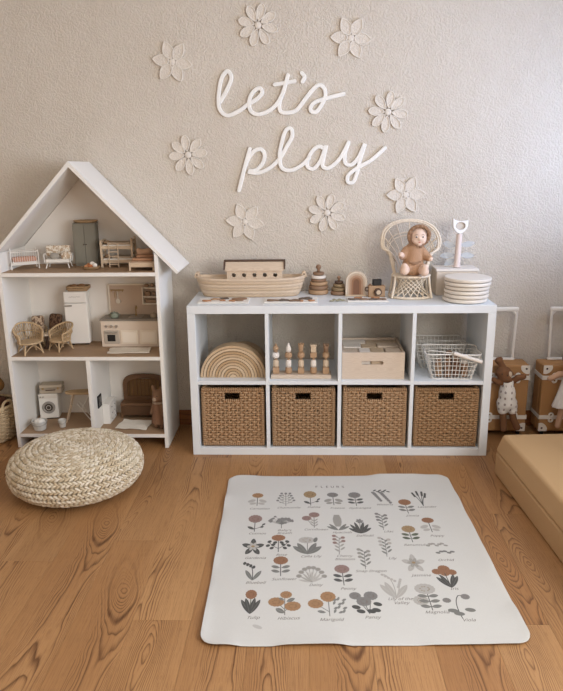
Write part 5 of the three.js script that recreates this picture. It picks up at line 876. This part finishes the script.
// ---------------------------------------------------------------- braided pouf
{
  const o = thing('braided_pouf', 'round braided seagrass floor pouf in front of the dollhouse', 'pouf', [-1.2145, 0, 0.342]);
  const R = 0.292, Hh = 0.205, prof = (s) => { const c = Math.cos(s), q = Math.sin(s); return [R * Math.abs(c) ** 0.6, Hh / 2 + (Hh / 2) * Math.sign(q) * Math.abs(q) ** 0.85]; };
  const core = []; for (let i = 0; i <= 40; i++) { const [a, b] = prof(-Math.PI / 2 + (Math.PI * i) / 40); core.push([Math.max(0, a - 0.006), b * 0.94 + 0.010]); }
  mesh('stuffing', lathe(core, 48), M(0xd2c3a8, 0.9), o);
  const lump = new THREE.SphereGeometry(1, 8, 6), tones = [[], [], []];
  // walk down the profile, one braid per 2.2 cm
  const samp = []; let L = 0, prev = prof(Math.PI / 2);
  for (let i = 1; i <= 400; i++) { const q = prof(Math.PI / 2 - (Math.PI * i) / 400); L += Math.hypot(q[0] - prev[0], q[1] - prev[1]); samp.push([L, q[0], q[1]]); prev = q; }
  const pitch = 0.0262, rings = Math.floor(L / pitch), Q = new THREE.Quaternion(), Mx = new THREE.Matrix4();
  for (let k = 0; k < rings; k++) {
    const i = samp.findIndex((s) => s[0] >= (k + 0.5) * pitch), a = samp[Math.max(0, i - 4)], b = samp[Math.min(399, i + 4)], [, rad, y] = samp[i];
    const tx = b[1] - a[1], ty = b[2] - a[2], tl = Math.hypot(tx, ty), nr = -ty / tl, ny = tx / tl;     // outward normal of the profile
    const n = Math.max(5, Math.round((2 * Math.PI * rad) / 0.0190));
    for (let j = 0; j < n; j++) for (const s of [-1, 1]) {
      const th = ((j + (s > 0 ? 0.5 : 0)) / n) * Math.PI * 2 + k * 0.37, ct = Math.cos(th), st = Math.sin(th);
      const N = V(nr * ct, ny, nr * st), Tg = V(-st, 0, ct), D = V((tx / tl) * ct, ty / tl, (tx / tl) * st);
      const ang = s * 0.55, ax = Tg.clone().multiplyScalar(Math.cos(ang)).addScaledVector(D, Math.sin(ang)), bz = ax.clone().cross(N);
      Mx.makeBasis(ax.clone().multiplyScalar(0.0150), N.clone().multiplyScalar(0.0078), bz.multiplyScalar(0.0060));
      const c = V(rad * ct, y, rad * st).addScaledVector(D, s * pitch * 0.19).addScaledVector(N, 0.001 + 0.003 * hash(j, k, 7 + s)); Mx.setPosition(c.x, Math.max(c.y, 0.0075), c.z);
      tones[Math.floor(hash(j, k, s + 19) * 2.99)].push(lump.clone().applyMatrix4(Mx));
    }
  }
  [0xdfd2bc, 0xd2c3a8, 0xc3b092].forEach((c, i) => { const m = mesh('braid', join(tones[i]), M(c, 0.8), o); m.userData = { kind: 'stuff' }; });
}
// ---------------------------------------------------------------- folded foam play couch
{
  const o = thing('foam_couch', 'tan suede floor cushion of two stacked foam slabs at the right edge', 'floor cushion', [0.722, 0, 0.195], 0.055);
  const su = new THREE.MeshStandardMaterial({ color: 0xc3a075, roughness: 0.95, bumpMap: per(clothNoise, 0.09), bumpScale: 0.0006 });
  const soft = (w, h, d, r, ins) => { const g = new RoundedBoxGeometry(w, h, d, 6, r), p = g.attributes.position; for (let i = 0; i < p.count; i++) { const t = clamp01(p.getY(i) / h + 0.5); p.setX(i, p.getX(i) * (1 - (2 * ins * t ** 1.4) / w)); p.setZ(i, p.getZ(i) * (1 - (2 * ins * t ** 1.4) / d)); } g.computeVertexNormals(); return g.translate(w / 2, 0, d / 2); };
  mesh('lower_slab', boxUV(soft(0.47, 0.112, 1.16, 0.012, 0).translate(0, 0.0565, 0), 'z'), su, o);
  mesh('upper_slab', boxUV(soft(0.47, 0.094, 1.16, 0.014, 0.022).translate(0, 0.160, 0), 'z'), su, o);
}
// ---------------------------------------------------------------- trolley cases
function trolley(label, pos, w) {
  const o = thing('trolley_case', label, 'suitcase', pos, 0, 'trolley cases against the wall');
  const kraft = M(0xb08251, 0.7), wh = M(0xeee6da, 0.55), y0 = 0.028, y1 = 0.396, d = 0.062;
  mesh('case_shell', bx(-w, w, y0, y1, -d, d * 0.35, 0.008, 3), kraft, o);
  mesh('case_lid', bx(-w, w, y0, y1, d * 0.35 + 0.0015, d, 0.008, 3), kraft, o);
  for (const sx of [-1, 1]) for (const sy of [0, 1]) {
    const cx = sx * w, cy = sy ? y1 : y0, k = sy ? -1 : 1, s = new THREE.Shape(), a = 0.044;
    s.moveTo(0, 0); s.lineTo(a, 0); s.bezierCurveTo(a * 1.15, a * 0.4, a * 0.95, a * 0.6, a * 0.80, a * 0.80); s.bezierCurveTo(a * 0.6, a * 0.95, a * 0.4, a * 1.15, 0, a); s.closePath();
    const hole = new THREE.Path(); hole.absarc(a * 0.40, a * 0.40, 0.0045, 0, 6.283, true); s.holes.push(hole);
    const g = extrude(s, 0.003, 0.0005, 8); if (sx > 0) g.scale(-1, 1, 1); if (k < 0) g.scale(1, -1, 1); if ((sx > 0) !== (k < 0)) { const p = g.attributes.position, nn = g.attributes.normal; for (let i = 0; i < p.count; i += 3) for (const at of [p, nn]) { const q = [at.getX(i), at.getY(i), at.getZ(i)]; at.setXYZ(i, at.getX(i + 1), at.getY(i + 1), at.getZ(i + 1)); at.setXYZ(i + 1, ...q); } }
    const cg = mesh('corner_guard', g.translate(cx - sx * 0.001, cy + k * 0.001, d + 0.0002), wh, o);
    mesh('rivet', ball(cx - sx * (0.001 + a * 0.40), cy + k * (0.001 + a * 0.40), d + 0.0028, 0.0058, 0.0058, 0.002, 12, 8), mt.dark, cg);
  }
  for (const y of [0.108, 0.328]) {
    const st = mesh('strap', [bx(-w - 0.002, w + 0.002, y - 0.011, y + 0.011, d + 0.0003, d + 0.004, 0.001), bx(-w - 0.0025, -w - 0.0003, y - 0.011, y + 0.011, -d, d + 0.004, 0), bx(w + 0.0003, w + 0.0025, y - 0.011, y + 0.011, -d, d + 0.004, 0)], wh, o);
    for (const x of [-w * 0.52, w * 0.52]) mesh('buckle', [new THREE.TorusGeometry(0.010, 0.0052, 8, 20).scale(1, 1, 0.6).translate(x, y + 0.014, d + 0.006), new THREE.TorusGeometry(0.010, 0.0052, 8, 20).scale(1, 1, 0.6).translate(x, y - 0.014, d + 0.006)], wh, st);
  }
  const h = mesh('pull_handle', [rod([-w * 0.50, y1, -d + 0.018], [-w * 0.56, 0.672, -d + 0.012], 0.007, 0.007, 10), rod([w * 0.50, y1, -d + 0.018], [w * 0.56, 0.672, -d + 0.012], 0.007, 0.007, 10), bx(-w * 0.63, w * 0.63, 0.660, 0.684, -d, -d + 0.022, 0.008, 3), bx(-w * 0.58, w * 0.58, y1 + 0.0002, y1 + 0.012, -d + 0.006, -d + 0.03, 0.004, 2)], wh, o);
  for (const s of [-1, 1]) mesh('handle_gusset', rod([s * w * 0.55, 0.642, -d + 0.012], [s * w * 0.38, 0.666, -d + 0.011], 0.0075, 0.0075, 8), wh, h);
  for (const sx of [-1, 1]) for (const z of [-d + 0.022, d - 0.022]) mesh('wheel', move(new THREE.CylinderGeometry(0.014, 0.014, 0.012, 16), sx * (w - 0.03), 0.0145, z, 0, 0, Math.PI / 2), mt.black, o);
}
trolley('brown cardboard trolley case next to the bookcase with a bunny on it', [0.880, 0, -0.322], 0.128);
trolley('brown cardboard trolley case at the right frame edge with a dress doll on it', [1.203, 0, -0.322], 0.126);
{
  const o = thing('plush_bunny', 'brown plush bunny in white patterned dungarees hung on the left trolley case', 'plush toy', [0.880, 0, -0.212], 0);
  const fur = cloth(0x7a5234, 0.002, 0.03);
  mesh('plush_body', body([[-0.030, 0.372, 0.004, 0.034, -0.020, 0.352, 0.010, 0.030], [-0.012, 0.346, 0.018, 0.020, -0.004, 0.342, 0.022, 0.016], [-0.028, 0.404, 0, 0.014, -0.052, 0.436, 0.002, 0.017], [-0.052, 0.436, 0.002, 0.017, -0.044, 0.446, 0.004, 0.010], [-0.006, 0.384, -0.002, 0.016, 0.016, 0.366, 0.004, 0.012],
    [0.0, 0.322, 0, 0.024, 0.006, 0.20, 0, 0.036], [0.020, 0.318, 0.002, 0.016, 0.048, 0.346, 0.012, 0.014], [0.048, 0.346, 0.012, 0.014, 0.076, 0.352, 0.012, 0.015], [-0.024, 0.318, 0.002, 0.016, -0.052, 0.322, 0.010, 0.014], [-0.052, 0.322, 0.010, 0.014, -0.074, 0.336, 0.010, 0.013],
    [-0.014, 0.19, 0, 0.022, -0.008, 0.12, 0.004, 0.016], [-0.008, 0.12, 0.004, 0.016, -0.004, 0.066, 0.012, 0.018], [0.030, 0.19, 0, 0.022, 0.044, 0.12, 0.004, 0.016], [0.044, 0.12, 0.004, 0.016, 0.066, 0.074, 0.012, 0.018]], 0.0048, 0.010), fur, o);
  const dots = tex(128, 128, (u, v) => { const a = (u * 5) % 1 - 0.5, b = (v * 5 + Math.floor(u * 5) * 0.5) % 1 - 0.5; return Math.hypot(a, b * 0.7) < 0.15 ? [165, 148, 138] : [238, 230, 220]; });
  mesh('dungarees', boxUV(body([[0.0, 0.310, 0, 0.031, 0.004, 0.262, 0, 0.040], [0.004, 0.262, 0, 0.040, 0.006, 0.205, 0, 0.044], [-0.016, 0.205, 0, 0.030, -0.014, 0.168, 0.002, 0.026], [0.030, 0.205, 0, 0.030, 0.036, 0.168, 0.002, 0.026]], 0.0048, 0.010), 'y'), new THREE.MeshStandardMaterial({ map: per(dots, 0.16), roughness: 0.95 }), o);
  mesh('shoulder_strap', [tube([[-0.018, 0.296, 0.030], [-0.022, 0.330, 0.016], [-0.020, 0.330, -0.012]], 0.0045, 12, 6), tube([[0.018, 0.296, 0.030], [0.022, 0.330, 0.016], [0.020, 0.330, -0.012]], 0.0045, 12, 6)], mt.offwhite, o);
  mesh('cheek_patch', ball(0.004, 0.366, 0.020, 0.012, 0.017, 0.012), cloth(0xd9c2a6), o);
  mesh('eye', [ball(-0.040, 0.374, 0.037, 0.003), ball(-0.014, 0.366, 0.040, 0.003)], mt.black, o);
  mesh('nose', ball(-0.016, 0.346, 0.039, 0.004, 0.003, 0.003), mt.dark, o);
}
{
  const o = thing('dress_doll', 'soft doll in a white dress hung on the right trolley case', 'doll', [1.190, 0, -0.212], 0);
  const sk = cloth(0xc9a182, 0.001);
  mesh('doll_body', body([[0.01, 0.436, 0.004, 0.040, 0.01, 0.446, 0, 0.040], [0.01, 0.395, 0, 0.018, 0.008, 0.37, 0, 0.024], [0.008, 0.36, 0, 0.028, 0.004, 0.25, 0, 0.034], [-0.018, 0.365, 0.004, 0.016, -0.056, 0.366, 0.016, 0.014], [-0.056, 0.366, 0.016, 0.014, -0.094, 0.346, 0.018, 0.013], [-0.094, 0.346, 0.018, 0.012, -0.104, 0.343, 0.018, 0.010], [0.034, 0.365, 0.004, 0.016, 0.066, 0.34, 0.01, 0.013], [-0.012, 0.23, 0, 0.018, -0.022, 0.15, 0.004, 0.014], [-0.022, 0.15, 0.004, 0.014, -0.034, 0.082, 0.010, 0.015], [0.03, 0.23, 0, 0.018, 0.036, 0.15, 0.004, 0.014], [0.036, 0.15, 0.004, 0.014, 0.040, 0.082, 0.010, 0.015]], 0.0048, 0.010), sk, o);
  const dr = []; for (let i = 0; i <= 10; i++) { const t = i / 10; dr.push([0.030 + 0.044 * t ** 1.3 + (t < 0.2 ? 0.002 : 0), 0.372 - 0.186 * t]); } dr.push([0.068, 0.188], [0.026, 0.36]);
  const dg = lathe(dr, 40), p = dg.attributes.position; for (let i = 0; i < p.count; i++) { const a = Math.atan2(p.getZ(i), p.getX(i)), t = clamp01((0.33 - p.getY(i)) / 0.14), f = 1 + 0.07 * t * Math.sin(a * 11); p.setX(i, p.getX(i) * f); p.setZ(i, p.getZ(i) * f * 0.6); } dg.computeVertexNormals();
  mesh('dress', dg.translate(0.004, 0, 0.004), cloth(0xf0eae2, 0.0012), o);
  mesh('hair', new THREE.SphereGeometry(0.046, 20, 14, 0, 6.283, 0, 1.7).rotateX(-0.8).translate(0.01, 0.446, -0.003), new THREE.MeshStandardMaterial({ color: 0x6b4429, roughness: 0.9, side: THREE.DoubleSide }), o);
  mesh('eye', [ball(-0.004, 0.442, 0.040, 0.003), ball(0.024, 0.442, 0.040, 0.003)], mt.black, o); mesh('mouth', ball(0.01, 0.425, 0.0425, 0.005, 0.002, 0.002), M(0xb06a58, 0.7), o);
}
// ---------------------------------------------------------------- basket beyond the dollhouse
{
  const o = thing('round_basket', 'pale round wicker basket with loop handles on the floor left of the dollhouse', 'basket', [-1.872, 0, -0.215], 0);
  const m = new THREE.MeshStandardMaterial({ color: 0xe0d0b4, map: per(weaveNoise, 0.2), roughness: 0.75 }), R = (t) => 0.112 + 0.030 * Math.sin(t * 2.1), H = 0.19, rows = 17;
  mesh('wicker_wall', [...Array.from({ length: rows }, (_, j) => { const t = (j + 0.5) / rows, n = 28; return tube(Array.from({ length: n }, (_, i) => { const a = (i / n) * 6.2832, w = (i + j) % 2 ? 0.004 : -0.004; return V(Math.cos(a) * (R(t) + w), t * H + 0.004, Math.sin(a) * (R(t) + w)); }), 0.0058, 112, 5, true); }), ...Array.from({ length: 28 }, (_, i) => { const a = (i / 28) * 6.2832; return tube([0, 0.35, 0.7, 1].map((t) => V(Math.cos(a) * R(t), t * H + 0.004, Math.sin(a) * R(t))), 0.004, 8, 5); })], m, o);
  mesh('base', lathe([[0, 0.001], [0.112, 0.001], [0.112, 0.008], [0, 0.008]], 28), m, o);
  mesh('rim', tube(Array.from({ length: 16 }, (_, i) => V(Math.cos(i / 16 * 6.283) * R(1), H + 0.006, Math.sin(i / 16 * 6.283) * R(1))), 0.009, 60, 7, true), m, o);
  for (const a of [0.35, Math.PI + 0.35]) mesh('handle', tube([[Math.cos(a - 0.3) * 0.136, H, Math.sin(a - 0.3) * 0.136], [Math.cos(a - 0.15) * 0.136, H + 0.035, Math.sin(a - 0.15) * 0.136], [Math.cos(a + 0.15) * 0.136, H + 0.035, Math.sin(a + 0.15) * 0.136], [Math.cos(a + 0.3) * 0.136, H, Math.sin(a + 0.3) * 0.136]], 0.007, 20, 7), m, o);
  const bl = cloth(0x5a3626, 0.002), b2 = cloth(0x8c6a3e, 0.002);
  single('brown_throw', body([[-0.06, 0.13, 0.03, 0.05, 0.05, 0.15, 0.03, 0.045], [-0.04, 0.19, -0.02, 0.05, 0.05, 0.18, -0.03, 0.045], [0.0, 0.20, 0.03, 0.035, 0.05, 0.21, 0.0, 0.03]], 0.007, 0.02), bl, 'dark brown throw bundled in the round basket', 'blanket', [-1.872, 0.004, -0.215]);
  single('ochre_cushion', body([[-0.05, 0.245, -0.04, 0.035, 0.04, 0.255, -0.05, 0.035], [-0.03, 0.275, -0.06, 0.03, 0.02, 0.28, -0.06, 0.03]], 0.007, 0.02), b2, 'ochre brown soft cushion on the throw in the round basket', 'cushion', [-1.872, 0.030, -0.215]);
}
// ---------------------------------------------------------------- chest of drawers under the small window, just outside the picture: it shades the low right end of the wall
{
  const o = thing('chest_of_drawers', 'tall white chest of drawers under the small window, past the right edge', 'dresser', [1.455, 0, 0.56], -Math.PI / 2);
  const W = 0.55, D = 0.18, H = 1.12, m = mt.house;
  mesh('carcass', bx(-W, W, 0.06, H - 0.025, -D, D, 0.003), m, o); mesh('top', bx(-W - 0.01, W + 0.01, H - 0.0248, H, -D, D + 0.008, 0.003), m, o); mesh('plinth', bx(-W + 0.02, W - 0.02, 0.0005, 0.0598, -D, D - 0.03, 0), m, o);
  for (let j = 0; j < 4; j++) for (const s of [-1, 1]) { const x0 = s < 0 ? -W + 0.02 : 0.006, x1 = s < 0 ? -0.006 : W - 0.02, y = 0.08 + j * 0.252; const d = mesh('drawer', bx(x0, x1, y, y + 0.24, D + 0.0002, D + 0.016, 0.003), m, o); mesh('knob', ball((x0 + x1) / 2, y + 0.12, D + 0.026, 0.013), mt.brass, d); }
}
scene.traverse((q) => { if (q.isMesh) { q.castShadow = true; q.receiveShadow = true; } });
renderer.render(scene, camera);
